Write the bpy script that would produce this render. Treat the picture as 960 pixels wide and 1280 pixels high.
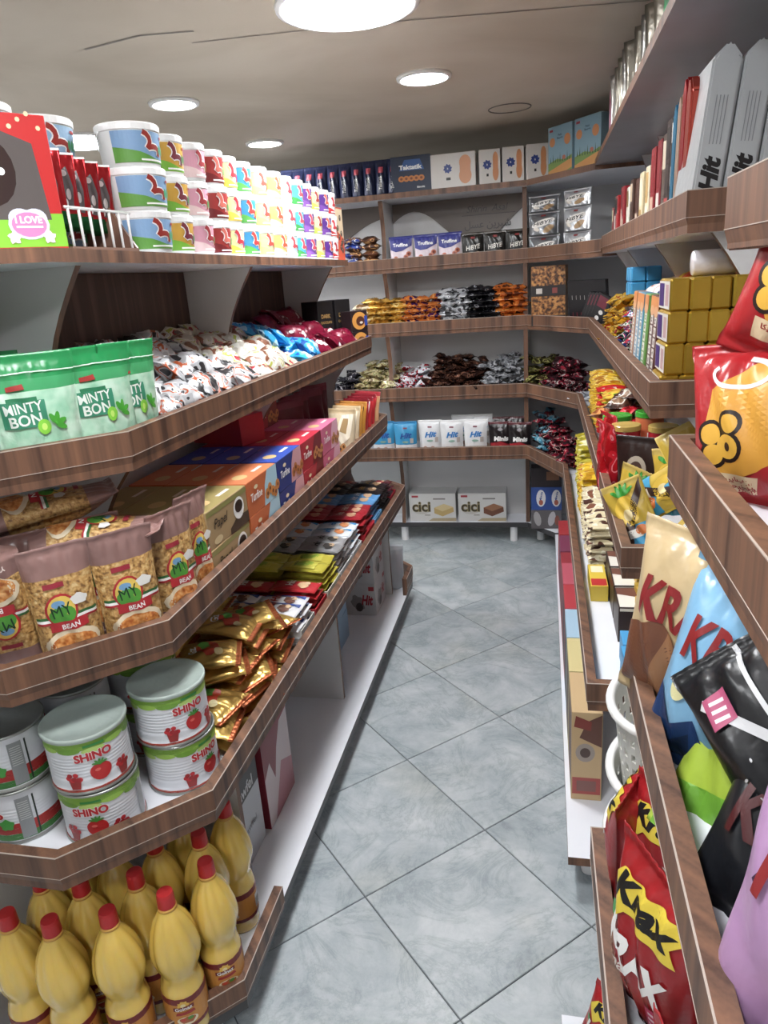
import bpy, bmesh, math, random
import numpy as np
from mathutils import Matrix, Vector

# ------------------------------------------------------------------ clear
for o in list(bpy.data.objects): bpy.data.objects.remove(o, do_unlink=True)
S = bpy.context.scene
COL = S.collection
PI = math.pi

# ------------------------------------------------------------------ camera (room: +Y down the aisle, camera at eye height)
EYE = Vector((0.0, 0.0, 1.55))
F_PX, PITCH, ROLL, YAW = 903.03, math.radians(17.757), math.radians(4.189), math.radians(13.0)
_f = Vector((0, math.cos(PITCH), -math.sin(PITCH))); _r = Vector((1, 0, 0)); _d = _f.cross(_r)
_r2 = math.cos(ROLL)*_r + math.sin(ROLL)*_d
_d2 = -math.sin(ROLL)*_r + math.cos(ROLL)*_d
_R = Matrix.Rotation(YAW, 3, 'Z')
_r2, _d2, _f = _R @ _r2, _R @ _d2, _R @ _f
cam_data = bpy.data.cameras.new('camera'); cam = bpy.data.objects.new('camera', cam_data); COL.objects.link(cam)
m = Matrix((_r2, -_d2, -_f)).transposed().to_4x4(); m.translation = EYE
cam.matrix_world = m
cam_data.sensor_fit = 'VERTICAL'; cam_data.sensor_height = 36.0; cam_data.lens = F_PX/1280*36
cam_data.clip_start = 0.02; cam_data.clip_end = 60
S.camera = cam

# ------------------------------------------------------------------ world, exposure, lamps of the room, added fill lamps
w = bpy.data.worlds.new('world'); S.world = w; w.use_nodes = True
w.node_tree.nodes['Background'].inputs[0].default_value = (0.75, 0.85, 1.0, 1)
w.node_tree.nodes['Background'].inputs[1].default_value = 0.3
vs = S.view_settings
vs.view_transform = 'Standard'; vs.look = 'None'; vs.gamma = 1.0; vs.use_curve_mapping = False
vs.exposure = 0.55
CEIL = 2.25
#          x      y     radius  strength   label
LAMPS = [(-0.50, 2.17, 0.175, 62.0, 'large round ceiling light glaring above the middle of the aisle'),
         (-0.42, 2.985, 0.084, 75.0, 'small round downlight beyond the large glaring one, over the aisle'),
         (-1.37, 2.885, 0.078, 60.0, 'small round downlight above the front end of the candy bucket shelf'),
         (-1.36, 3.83, 0.078, 60.0, 'small round downlight close to the navy packs on the back shelf'),
         (-0.42, 0.70, 0.175, 48.0, 'large round ceiling light over the front of the aisle'),
         (-0.30, -0.80, 0.175, 50.0, 'large round ceiling light by the shop entrance'),
         (-2.05, 1.2, 0.175, 62.0, 'added unseen fill lamp on the far side of the bucket shelving'),  # added out of view to brighten the ceiling by bounce
         (-2.05, 3.3, 0.175, 62.0, 'added unseen fill lamp in the rear corner beyond the bucket shelving')]  # its added partner, likewise unseen, lifts the ceiling at the rear

# ------------------------------------------------------------------ materials
def lin(h):
    h = h.lstrip('#'); out = []
    for i in (0, 2, 4):
        c = int(h[i:i+2], 16)/255
        out.append(c/12.92 if c <= 0.04045 else ((c+0.055)/1.055)**2.4)
    return (*out, 1.0)
_M = {}
def N(nt, kind, **kw):
    n = nt.nodes.new(kind)
    for k, v in kw.items(): setattr(n, k, v)
    return n
def base_mat(name):
    m = bpy.data.materials.new(name); m.use_nodes = True
    nt = m.node_tree; b = nt.nodes['Principled BSDF']
    return m, nt, b
def ramp(nt, stops, interp='LINEAR'):
    r = N(nt, 'ShaderNodeValToRGB'); r.color_ramp.interpolation = interp
    e = r.color_ramp.elements
    while len(e) < len(stops): e.new(0.5)
    for el, (p, c) in zip(e, stops): el.position = p; el.color = lin(c) if isinstance(c, str) else c
    return r
def C(h, kind='film'):
    """plain coloured materials: film (wrapper), card (carton), foil, ink (print), matte, gloss"""
    key = (h, kind)
    if key in _M: return _M[key]
    m, nt, b = base_mat(f'{kind}_{h.lstrip("#")}')
    col = lin(h)
    if kind != 'matte':
        g_ = 0.3*col[0]+0.59*col[1]+0.11*col[2]; col = tuple(0.93*(0.9*c_+0.1*g_) for c_ in col[:3])+(1.0,)
    if kind in ('film', 'foil'):
        oi = N(nt, 'ShaderNodeObjectInfo'); mr = N(nt, 'ShaderNodeMapRange')
        mr.inputs[3].default_value = 0.88; mr.inputs[4].default_value = 1.10
        nt.links.new(oi.outputs['Random'], mr.inputs[0])
        hs = N(nt, 'ShaderNodeHueSaturation'); hs.inputs['Color'].default_value = col
        nt.links.new(mr.outputs[0], hs.inputs['Value']); nt.links.new(hs.outputs[0], b.inputs['Base Color'])
        tc = N(nt, 'ShaderNodeTexCoord'); nz = N(nt, 'ShaderNodeTexNoise')
        nz.inputs['Scale'].default_value = 45.0; nz.inputs['Detail'].default_value = 2
        nt.links.new(tc.outputs['Object'], nz.inputs['Vector'])
        bp = N(nt, 'ShaderNodeBump'); bp.inputs['Strength'].default_value = 0.35 if kind == 'foil' else 0.22
        bp.inputs['Distance'].default_value = 0.006
        nt.links.new(nz.outputs['Fac'], bp.inputs['Height']); nt.links.new(bp.outputs[0], b.inputs['Normal'])
        b.inputs['Roughness'].default_value = 0.3
        if kind == 'foil':
            b.inputs['Metallic'].default_value = 0.7
    else:
        b.inputs['Base Color'].default_value = col
        b.inputs['Roughness'].default_value = {'card': 0.42, 'ink': 0.4, 'matte': 0.75, 'gloss': 0.15}[kind]
    _M[key] = m
    return m
def pattern(name, stops, scale=18.0, kind='film', detail=1.0, metallic=0.0, rough=0.3, stretch=(1, 1, 1), vor=False):
    """printed wrapper: hard edged colour patches, shifted per object"""
    if name in _M: return _M[name]
    m, nt, b = base_mat(name)
    tc = N(nt, 'ShaderNodeTexCoord'); mp = N(nt, 'ShaderNodeMapping'); mp.inputs['Scale'].default_value = stretch
    oi = N(nt, 'ShaderNodeObjectInfo'); mu = N(nt, 'ShaderNodeMath', operation='MULTIPLY'); mu.inputs[1].default_value = 37.0
    nt.links.new(oi.outputs['Random'], mu.inputs[0])
    cb = N(nt, 'ShaderNodeCombineXYZ'); nt.links.new(mu.outputs[0], cb.inputs[0]); nt.links.new(mu.outputs[0], cb.inputs[2])
    nt.links.new(cb.outputs[0], mp.inputs['Location']); nt.links.new(tc.outputs['Object'], mp.inputs['Vector'])
    if vor:
        nz = N(nt, 'ShaderNodeTexVoronoi'); nz.inputs['Scale'].default_value = scale; out = nz.outputs['Color']
        sp = N(nt, 'ShaderNodeSeparateColor'); nt.links.new(out, sp.inputs[0]); fac = sp.outputs[0]
    else:
        nz = N(nt, 'ShaderNodeTexNoise'); nz.inputs['Scale'].default_value = scale; nz.inputs['Detail'].default_value = detail
        fac = nz.outputs['Fac']
    nt.links.new(mp.outputs[0], nz.inputs['Vector'])
    r = ramp(nt, stops, 'CONSTANT'); nt.links.new(fac, r.inputs[0]); nt.links.new(r.outputs[0], b.inputs['Base Color'])
    n2 = N(nt, 'ShaderNodeTexNoise'); n2.inputs['Scale'].default_value = 50.0; nt.links.new(tc.outputs['Object'], n2.inputs['Vector'])
    bp = N(nt, 'ShaderNodeBump'); bp.inputs['Strength'].default_value = 0.3; bp.inputs['Distance'].default_value = 0.006
    nt.links.new(n2.outputs['Fac'], bp.inputs['Height']); nt.links.new(bp.outputs[0], b.inputs['Normal'])
    b.inputs['Roughness'].default_value = rough; b.inputs['Metallic'].default_value = metallic
    _M[name] = m
    return m
def wood_mat(name='walnut_wood', a='#452e24', c='#7e5943', rough=0.5):
    if name in _M: return _M[name]
    m, nt, b = base_mat(name)
    g = N(nt, 'ShaderNodeNewGeometry'); sp = N(nt, 'ShaderNodeSeparateXYZ'); nt.links.new(g.outputs['Position'], sp.inputs[0])
    ad = N(nt, 'ShaderNodeMath', operation='ADD'); nt.links.new(sp.outputs[0], ad.inputs[0]); nt.links.new(sp.outputs[1], ad.inputs[1])
    mu = N(nt, 'ShaderNodeMath', operation='MULTIPLY'); mu.inputs[1].default_value = 26; nt.links.new(ad.outputs[0], mu.inputs[0])
    n1 = N(nt, 'ShaderNodeTexNoise', noise_dimensions='1D'); n1.inputs['Scale'].default_value = 1; n1.inputs['Detail'].default_value = 3
    nt.links.new(mu.outputs[0], n1.inputs['W'])
    mp = N(nt, 'ShaderNodeMapping'); mp.inputs['Scale'].default_value = (150, 150, 9); nt.links.new(g.outputs['Position'], mp.inputs['Vector'])
    n2 = N(nt, 'ShaderNodeTexNoise'); n2.inputs['Scale'].default_value = 1; n2.inputs['Detail'].default_value = 3; nt.links.new(mp.outputs[0], n2.inputs['Vector'])
    mx = N(nt, 'ShaderNodeMath', operation='MULTIPLY_ADD'); mx.inputs[1].default_value = 0.35
    nt.links.new(n2.outputs['Fac'], mx.inputs[0]); nt.links.new(n1.outputs['Fac'], mx.inputs[2])
    r = ramp(nt, [(0.42, a), (0.62, '#644737' if a == '#452e24' else a), (0.92, c)])
    nt.links.new(mx.outputs[0], r.inputs[0]); nt.links.new(r.outputs[0], b.inputs['Base Color'])
    b.inputs['Roughness'].default_value = rough
    _M[name] = m
    return m
def slate_mat():
    m, nt, b = base_mat('slate_tile')
    g = N(nt, 'ShaderNodeNewGeometry'); oi = N(nt, 'ShaderNodeObjectInfo')
    cb = N(nt, 'ShaderNodeCombineXYZ'); nt.links.new(oi.outputs['Random'], cb.inputs[0]); nt.links.new(oi.outputs['Random'], cb.inputs[1])
    sc = N(nt, 'ShaderNodeVectorMath', operation='SCALE'); sc.inputs['Scale'].default_value = 17; nt.links.new(cb.outputs[0], sc.inputs[0])
    ad = N(nt, 'ShaderNodeVectorMath', operation='ADD'); nt.links.new(sc.outputs[0], ad.inputs[0]); nt.links.new(g.outputs['Position'], ad.inputs[1])
    def nz(scale, detail, rough, dist):
        n = N(nt, 'ShaderNodeTexNoise'); n.inputs['Scale'].default_value = scale; n.inputs['Detail'].default_value = detail
        n.inputs['Roughness'].default_value = rough; n.inputs['Distortion'].default_value = dist; nt.links.new(ad.outputs[0], n.inputs['Vector']); return n
    base = ramp(nt, [(0.26, '#868e93'), (0.43, '#9fa7ab'), (0.55, '#b0b6b9'), (0.68, '#c0c4c6'), (0.82, '#b3b2ac')]); nt.links.new(nz(5.0, 12, 0.7, 0.4).outputs['Fac'], base.inputs[0])
    v = nz(3.4, 10, 0.72, 1.2); sb = N(nt, 'ShaderNodeMath', operation='SUBTRACT'); sb.inputs[1].default_value = 0.5; nt.links.new(v.outputs['Fac'], sb.inputs[0])
    ab = N(nt, 'ShaderNodeMath', operation='ABSOLUTE'); nt.links.new(sb.outputs[0], ab.inputs[0])
    vr = ramp(nt, [(0.0, (0.62, 0.66, 0.66, 1)), (0.022, (0.86, 0.88, 0.88, 1)), (0.06, (1, 1, 1, 1))]); nt.links.new(ab.outputs[0], vr.inputs[0])
    w = nz(2.1, 3, 0.5, 0.0); wr = ramp(nt, [(0.55, (1, 1, 1, 1)), (0.72, (1.0, 0.965, 0.90, 1))]); nt.links.new(w.outputs['Fac'], wr.inputs[0])
    m1 = N(nt, 'ShaderNodeMix', data_type='RGBA', blend_type='MULTIPLY'); m1.inputs[0].default_value = 0.6; nt.links.new(base.outputs[0], m1.inputs[6]); nt.links.new(vr.outputs[0], m1.inputs[7])
    m2 = N(nt, 'ShaderNodeMix', data_type='RGBA', blend_type='MULTIPLY'); m2.inputs[0].default_value = 1.0; nt.links.new(m1.outputs[2], m2.inputs[6]); nt.links.new(wr.outputs[0], m2.inputs[7])
    nt.links.new(m2.outputs[2], b.inputs['Base Color']); b.inputs['Roughness'].default_value = 0.4
    bp = N(nt, 'ShaderNodeBump'); bp.inputs['Strength'].default_value = 0.3; bp.inputs['Distance'].default_value = 0.003
    nt.links.new(nz(28, 6, 0.6, 0.3).outputs['Fac'], bp.inputs['Height']); nt.links.new(bp.outputs[0], b.inputs['Normal'])
    return m
def noise_mat(name, stops, scale=3.0, rough=0.6, detail=6.0, bump=0.0, spec=0.5, perobj=False, distort=0.0, bscale=None):
    if name in _M: return _M[name]
    m, nt, b = base_mat(name)
    g = N(nt, 'ShaderNodeNewGeometry'); vec = g.outputs['Position']
    if perobj:
        oi = N(nt, 'ShaderNodeObjectInfo'); sc = N(nt, 'ShaderNodeVectorMath', operation='SCALE'); sc.inputs['Scale'].default_value = 13
        cb = N(nt, 'ShaderNodeCombineXYZ'); nt.links.new(oi.outputs['Random'], cb.inputs[0]); nt.links.new(oi.outputs['Random'], cb.inputs[1])
        nt.links.new(cb.outputs[0], sc.inputs[0]); ad = N(nt, 'ShaderNodeVectorMath', operation='ADD')
        nt.links.new(sc.outputs[0], ad.inputs[0]); nt.links.new(vec, ad.inputs[1]); vec = ad.outputs[0]
    nz = N(nt, 'ShaderNodeTexNoise'); nz.inputs['Scale'].default_value = scale; nz.inputs['Detail'].default_value = detail
    nz.inputs['Distortion'].default_value = distort
    if perobj: nz.inputs['Roughness'].default_value = 0.66
    nt.links.new(vec, nz.inputs['Vector'])
    r = ramp(nt, stops); nt.links.new(nz.outputs['Fac'], r.inputs[0]); nt.links.new(r.outputs[0], b.inputs['Base Color'])
    b.inputs['Roughness'].default_value = rough; b.inputs['Specular IOR Level'].default_value = spec
    if bump:
        n2 = N(nt, 'ShaderNodeTexNoise'); n2.inputs['Scale'].default_value = bscale or scale*6; n2.inputs['Detail'].default_value = 5
        nt.links.new(vec, n2.inputs['Vector'])
        bp = N(nt, 'ShaderNodeBump'); bp.inputs['Strength'].default_value = bump; bp.inputs['Distance'].default_value = 0.004
        nt.links.new(n2.outputs['Fac'], bp.inputs['Height']); nt.links.new(bp.outputs[0], b.inputs['Normal'])
    _M[name] = m
    return m
def clear_mat(name, col='#ffffff', alpha_t=0.75, rough=0.12):
    if name in _M: return _M[name]
    m, nt, b = base_mat(name)
    b.inputs['Base Color'].default_value = lin(col); b.inputs['Roughness'].default_value = rough
    tr = N(nt, 'ShaderNodeBsdfTransparent'); mx = N(nt, 'ShaderNodeMixShader'); mx.inputs[0].default_value = alpha_t
    nt.links.new(b.outputs[0], mx.inputs[1]); nt.links.new(tr.outputs[0], mx.inputs[2])
    nt.links.new(mx.outputs[0], nt.nodes['Material Output'].inputs[0])
    _M[name] = m
    return m
WOOD = wood_mat()
WOODH = wood_mat('walnut_header', '#3d2b26', '#5d443a', 0.45)
WHITE = noise_mat('white_melamine', [(0.3, '#dfe1e8'), (0.7, '#eceef4')], 2.0, 0.28)
PANEL = noise_mat('white_panel', [(0.3, '#c9c8c8'), (0.7, '#d6d5d5')], 2.0, 0.35)

# ------------------------------------------------------------------ mesh helpers
def mesh(name, verts, faces, mats, mi=None, smooth=False):
    me = bpy.data.meshes.new(name)
    me.from_pydata([tuple(v) for v in verts], [], [tuple(f) for f in faces])
    for mm in mats: me.materials.append(mm)
    if mi is not None: me.polygons.foreach_set('material_index', np.array(mi, dtype=np.int32))
    if smooth: me.polygons.foreach_set('use_smooth', np.ones(len(me.polygons), dtype=bool))
    me.update()
    return me
def obj(name, me, parent=None, loc=None, rot=None):
    o = bpy.data.objects.new(name, me); COL.objects.link(o)
    if parent is not None: o.parent = parent
    if loc is not None: o.location = loc
    if rot is not None: o.rotation_euler = rot
    return o
def tag(o, label=None, cat=None, group=None, kind=None):
    if label: o['label'] = label
    if cat: o['category'] = cat
    if group: o['group'] = group
    if kind: o['kind'] = kind
    return o
def empty(name, loc=(0, 0, 0), rot=(0, 0, 0)):
    o = bpy.data.objects.new(name, None); COL.objects.link(o); o.location = loc; o.rotation_euler = rot
    o.empty_display_size = 0.05
    return o
class MB:
    """collects simple solids"""
    def __init__(s): s.v = []; s.f = []; s.m = []
    def add(s, vs, fs, mi=0):
        n = len(s.v); s.v += [tuple(v) for v in vs]; s.f += [tuple(i+n for i in f) for f in fs]; s.m += [mi]*len(fs) if isinstance(mi, int) else list(mi)
        return s
    def box(s, x0, y0, z0, x1, y1, z1, mi=0):
        v = [(x, y, z) for z in (z0, z1) for y in (y0, y1) for x in (x0, x1)]
        # faces: front(-y) back(+y) left right bottom top
        f = [(0, 1, 5, 4), (3, 2, 6, 7), (2, 0, 4, 6), (1, 3, 7, 5), (0, 2, 3, 1), (4, 5, 7, 6)]
        return s.add(v, f, mi)
    def prism(s, poly, z0, z1, mi=0, side=None):
        n = len(poly); v = [(x, y, z0) for x, y in poly] + [(x, y, z1) for x, y in poly]
        f = [tuple(range(n))[::-1], tuple(range(n, 2*n))] + [(i, (i+1) % n, (i+1) % n+n, i+n) for i in range(n)]
        ms = [mi, mi] + [mi if side is None else side]*n
        return s.add(v, f, ms)
    def lathe(s, prof, n=24, mi=0, cx=0, cy=0, caps=True, wob=None):
        v = []; f = []; ms = []
        for k, (r, z) in enumerate(prof):
            for i in range(n):
                a = 2*PI*i/n; rr = r*(1+(wob(a, z) if wob else 0))
                v.append((cx+rr*math.cos(a), cy+rr*math.sin(a), z))
        for k in range(len(prof)-1):
            for i in range(n):
                j = (i+1) % n
                f.append((k*n+i, k*n+j, (k+1)*n+j, (k+1)*n+i)); ms.append(mi if isinstance(mi, int) else mi[k])
        if caps:
            f.append(tuple(range(n))[::-1]); ms.append(ms[0])
            f.append(tuple((len(prof)-1)*n+i for i in range(n))); ms.append(ms[-2])
        return s.add(v, f, ms)
    def tube(s, pts, r, n=8, mi=0, closed=False):
        pts = [Vector(p) for p in pts]; v = []; f = []; L = len(pts)
        for k, p in enumerate(pts):
            a = pts[(k-1) % L] if (closed or k > 0) else p; c = pts[(k+1) % L] if (closed or k < L-1) else p
            t = (c-a).normalized(); u = t.cross(Vector((0, 0, 1)))
            if u.length < 1e-3: u = t.cross(Vector((1, 0, 0)))
            u.normalize(); q = t.cross(u)
            rr = r[k] if isinstance(r, (list, tuple)) else r
            for i in range(n):
                an = 2*PI*i/n; v.append(p+rr*(math.cos(an)*u+math.sin(an)*q))
        for k in range(L if closed else L-1):
            k2 = (k+1) % L
            for i in range(n):
                j = (i+1) % n; f.append((k*n+i, k*n+j, k2*n+j, k2*n+i))
        if not closed: f += [tuple(range(n))[::-1], tuple((L-1)*n+i for i in range(n))]
        return s.add(v, f, mi)
    def mesh(s, name, mats, smooth=False): return mesh(name, s.v, s.f, mats, s.m, smooth)
def offset_path(path, d):
    """offset an open 2-D polyline to its left by d, mitred"""
    out = []; n = len(path)
    for i in range(n):
        ns = []
        for a, b in ((i-1, i), (i, i+1)):
            if a >= 0 and b < n:
                dx, dy = path[b][0]-path[a][0], path[b][1]-path[a][1]; l = math.hypot(dx, dy); ns.append((-dy/l, dx/l))
        if len(ns) == 2:
            mx, my = ns[0][0]+ns[1][0], ns[0][1]+ns[1][1]; k = 2/(mx*mx+my*my); mx, my = mx*k, my*k
        else: mx, my = ns[0]
        out.append((path[i][0]+mx*d, path[i][1]+my*d))
    return out
def sweep(path, prof, mats, name, mi=None):
    """closed profile [(inward offset, z)] swept along an open plan path (inside = left)"""
    rings = [offset_path(path, d) for d, z in prof]
    n, k = len(path), len(prof); v = []; f = []; ms = []
    for i in range(n):
        for j in range(k): v.append((*rings[j][i], prof[j][1]))
    for i in range(n-1):
        for j in range(k):
            j2 = (j+1) % k; f.append((i*k+j, i*k+j2, (i+1)*k+j2, (i+1)*k+j)); ms.append(mi[j] if mi else 0)
    f += [tuple(range(k)), tuple((n-1)*k+j for j in range(k))[::-1]]; ms += [0, 0]
    return mesh(name, v, f, mats, ms)

# ------------------------------------------------------------------ flat print laid on curved surfaces
_T = {}
def text_tris(s, bold=0.0, shear=0.0):
    key = (s, bold, shear)
    if key in _T: return _T[key]
    cu = bpy.data.curves.new('t', 'FONT'); cu.body = s; cu.align_x = 'CENTER'; cu.align_y = 'CENTER'; cu.size = 1.0
    cu.resolution_u = 3; cu.offset = bold; cu.shear = shear; cu.fill_mode = 'FRONT'
    o = bpy.data.objects.new('t', cu); COL.objects.link(o)
    me = bpy.data.meshes.new_from_object(o)
    me.calc_loop_triangles()
    v = np.array([x.co[:2] for x in me.vertices]) if len(me.vertices) else np.zeros((0, 2))
    t = np.array([l.vertices[:] for l in me.loop_triangles], dtype=int) if len(me.loop_triangles) else np.zeros((0, 3), int)
    bpy.data.objects.remove(o); bpy.data.meshes.remove(me); bpy.data.curves.remove(cu)
    r = v[t] if len(t) else np.zeros((0, 3, 2))
    if len(r):
        lo, hi = r.reshape(-1, 2).min(0), r.reshape(-1, 2).max(0); r = r-(lo+hi)/2; _w, _h = hi-lo
        r = r/_h          # unit height, centred
    _T[key] = r
    return r
def split(t, e):
    for _ in range(9):
        if not len(t): return t
        L = np.stack([np.linalg.norm(t[:, (i+1) % 3]-t[:, i], axis=1) for i in range(3)], 1)
        big = L.max(1) > e
        if not big.any(): break
        keep = t[~big]; b = t[big]; k = L[big].argmax(1); ar = np.arange(len(b))
        A, B, Cc = b[ar, k], b[ar, (k+1) % 3], b[ar, (k+2) % 3]; M = (A+B)/2
        t = np.concatenate([keep, np.stack([A, M, Cc], 1), np.stack([M, B, Cc], 1)])
    return t
def rot2(t, a): c, s = math.cos(a), math.sin(a); return t @ np.array([[c, s], [-s, c]])
class Print:
    def __init__(s): s.items = []
    def tris(s, t, m, layer): s.items.append((np.asarray(t, float), m, layer)); return s
    def rect(s, u0, v0, u1, v1, m, layer=1):
        return s.tris([[(u0, v0), (u1, v0), (u1, v1)], [(u0, v0), (u1, v1), (u0, v1)]], m, layer)
    def poly(s, pts, m, layer=1):
        from mathutils.geometry import tessellate_polygon
        idx = tessellate_polygon([[Vector((*p, 0)) for p in pts]]); t = []
        for a, b, c in idx:
            A, B, Cc = pts[a], pts[b], pts[c]
            ar = (B[0]-A[0])*(Cc[1]-A[1])-(B[1]-A[1])*(Cc[0]-A[0]); t.append((A, B, Cc) if ar > 0 else (A, Cc, B))
        return s.tris(t, m, layer)
    def ell(s, u, v, ru, rv, m, layer=1, n=18, rot=0.0, wob=0.0, k=5):
        p = np.array([((1+wob*math.sin(k*2*PI*i/n))*ru*math.cos(2*PI*i/n), (1+wob*math.sin(k*2*PI*i/n))*rv*math.sin(2*PI*i/n)) for i in range(n)])
        p = rot2(p, rot)+np.array([u, v])
        return s.tris([((u, v), p[i], p[(i+1) % n]) for i in range(n)], m, layer)
    def text(s, st, u, v, h, m, layer=2, rot=0.0, width=None, bold=0.02, shear=0.0):
        t = text_tris(st, bold, shear)
        if not len(t): return s
        t = t*h
        if width:
            w = np.ptp(t[..., 0]); t = t*np.array([width/w, 1.0])
        t = rot2(t.reshape(-1, 2), rot).reshape(-1, 3, 2)+np.array([u, v])
        return s.tris(t, m, layer)
    def curve(s, pts, wd, m, layer=2):
        pts = np.array(pts, float); d = np.gradient(pts, axis=0); nrm = np.stack([-d[:, 1], d[:, 0]], 1); nrm /= (np.linalg.norm(nrm, axis=1)[:, None]+1e-9)
        a, b = pts+nrm*wd/2, pts-nrm*wd/2; t = []
        for i in range(len(pts)-1): t += [(b[i], b[i+1], a[i+1]), (b[i], a[i+1], a[i])]
        return s.tris(t, m, layer)
def print_mesh(name, pairs, maxe=0.02, eps=0.0004, eps0=0.0):
    """pairs: [(Print, surf)] ; surf(u, v, off) -> Nx3"""
    V = []; Fi = []; mats = []; ms = []; n = 0
    for P, surf in pairs:
        for qi, (t, mm, layer) in enumerate(P.items):
            layer = layer+0.05*qi
            t = split(t, maxe)
            if not len(t): continue
            p = t.reshape(-1, 2); V.append(surf(p[:, 0], p[:, 1], eps0+eps*layer))
            k = len(t); Fi.append(np.arange(n, n+3*k).reshape(k, 3)); n += 3*k
            if mm not in mats: mats.append(mm)
            ms += [mats.index(mm)]*k
    V = np.concatenate(V); Fi = np.concatenate(Fi)
    return mesh(name, V.tolist(), Fi.tolist(), mats, ms)
def f_front(d): return lambda u, v, e: np.stack([u, np.full_like(u, -d/2)-e, v], 1)
def f_back(d): return lambda u, v, e: np.stack([-u, np.full_like(u, d/2)+e, v], 1)
def f_right(w): return lambda u, v, e: np.stack([np.full_like(u, w/2)+e, u, v], 1)
def f_left(w): return lambda u, v, e: np.stack([np.full_like(u, -w/2)-e, -u, v], 1)
def f_top(h): return lambda u, v, e: np.stack([u, v, np.full_like(u, h)+e], 1)
def f_cyl(r): return lambda u, v, e: np.stack([(r+e)*np.sin(u/r), -(r+e)*np.cos(u/r), v], 1)

# ------------------------------------------------------------------ things: prototypes and copies
class Proto:
    """one kind of goods: a body mesh and printed or moulded parts; copies share the meshes"""
    def __init__(s, name, body, parts=(), cat='pack'): s.name = name; s.body = body; s.parts = list(parts); s.cat = cat
def place(P, loc, rz=0.0, rx=0.0, ry=0.0, label=None, group=None, scale=None):
    r = bpy.data.objects.new(P.name, P.body); COL.objects.link(r)
    r.rotation_mode = 'XYZ'
    Rm = Matrix.Rotation(rz, 4, 'Z') @ Matrix.Rotation(rx, 4, 'X') @ Matrix.Rotation(ry, 4, 'Y')
    r.location = loc; r.rotation_euler = Rm.to_euler('XYZ')
    if scale: r.scale = scale if isinstance(scale, tuple) else (scale,)*3
    tag(r, label, P.cat, group)
    for nm, me, subs in P.parts:
        c = bpy.data.objects.new(nm, me); COL.objects.link(c); c.parent = r
        for n2, m2 in subs:
            g = bpy.data.objects.new(n2, m2); COL.objects.link(g); g.parent = c
    return r
# ---- cartons
def carton(name, w, d, h, mats, prints=None, cat='box', bev=0.0012):
    """mats: single material or (front, back, left, right, bottom, top)"""
    b = MB(); ml = list(mats) if isinstance(mats, (tuple, list)) else [mats]
    x, y = w/2, d/2
    b.box(-x, -y, 0, x, y, h, [0, 1, 2, 3, 4, 5] if len(ml) == 6 else 0)
    bm = bmesh.new(); me = b.mesh(name, ml); bm.from_mesh(me)
    bmesh.ops.bevel(bm, geom=list(bm.edges), offset=bev, segments=1, affect='EDGES', clamp_overlap=True)
    bm.to_mesh(me); bm.free()
    parts = []
    if prints:
        sf = {'front': f_front(d), 'back': f_back(d), 'right': f_right(w), 'left': f_left(w), 'top': f_top(h)}
        parts.append(('print', print_mesh(name+'_print', [(p, sf[k]) for k, p in prints.items()], 5.0), ()))
    return Proto(name, me, parts, cat)
# ---- film pouches
def pouch_shape(w, h, d, seed=0, ct=0.07, cb=0.07, gusset=False, wr=0.06, flop=0.0, pinch=0.10, sag=0.0):
    rg = np.random.RandomState(seed+11)
    ws = [(rg.uniform(4, 11), rg.uniform(3, 9), rg.uniform(0, 6.28), rg.uniform(0.4, 1)) for _ in range(5)]
    fq = rg.uniform(14, 22); ph = rg.uniform(0, 6); fl = rg.uniform(-1, 1, 3)
    def prof(b):
        q = np.clip((b-(0 if gusset else cb))/(1-ct-(0 if gusset else cb)), 0, 1)
        if gusset: return np.clip(1-q**2.4, 0, 1)**0.7
        return np.clip(4*q*(1-q), 0, 1)**0.5
    def pos(a, b, side, e=0.0):
        """side -1 front, +1 back"""
        p = prof(b)
        wrk = sum(am*np.sin(k1*a*1.3+k2*b*2+p0) for k1, k2, p0, am in ws)/3.0
        edge = np.clip(1-np.abs(a)**2.8, 0, 1)**0.6
        rad = np.sin(a*fq+ph)*(np.exp(-((1-ct)-b)**2/0.012)+(0 if gusset else 1)*np.exp(-(b-cb)**2/0.012))
        t = d/2*p*edge*(1+wr*2.2*wrk*(1 if side < 0 else 0.7))+d*wr*0.55*rad*edge*np.clip(p*3, 0, 1)+0.0007
        cen = flop*np.clip((b-0.72)/0.28, 0, 1)**1.6*h + 0.02*w*(fl[0]*np.sin(3*a+fl[1])*b)
        crimp = np.where((b > 1-ct*0.9) | ((b < cb*0.9) & (not gusset)), 0.0022*np.sin(a*w*900), 0)
        x = a*w/2*(1-pinch*p*(1-0.3*np.abs(b-0.5)))
        z = b*h*(1-sag*(1-b)*p)
        y = side*(t+e)+cen+crimp*0.5
        return np.stack([x, y, z], 1)
    return pos
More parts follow.
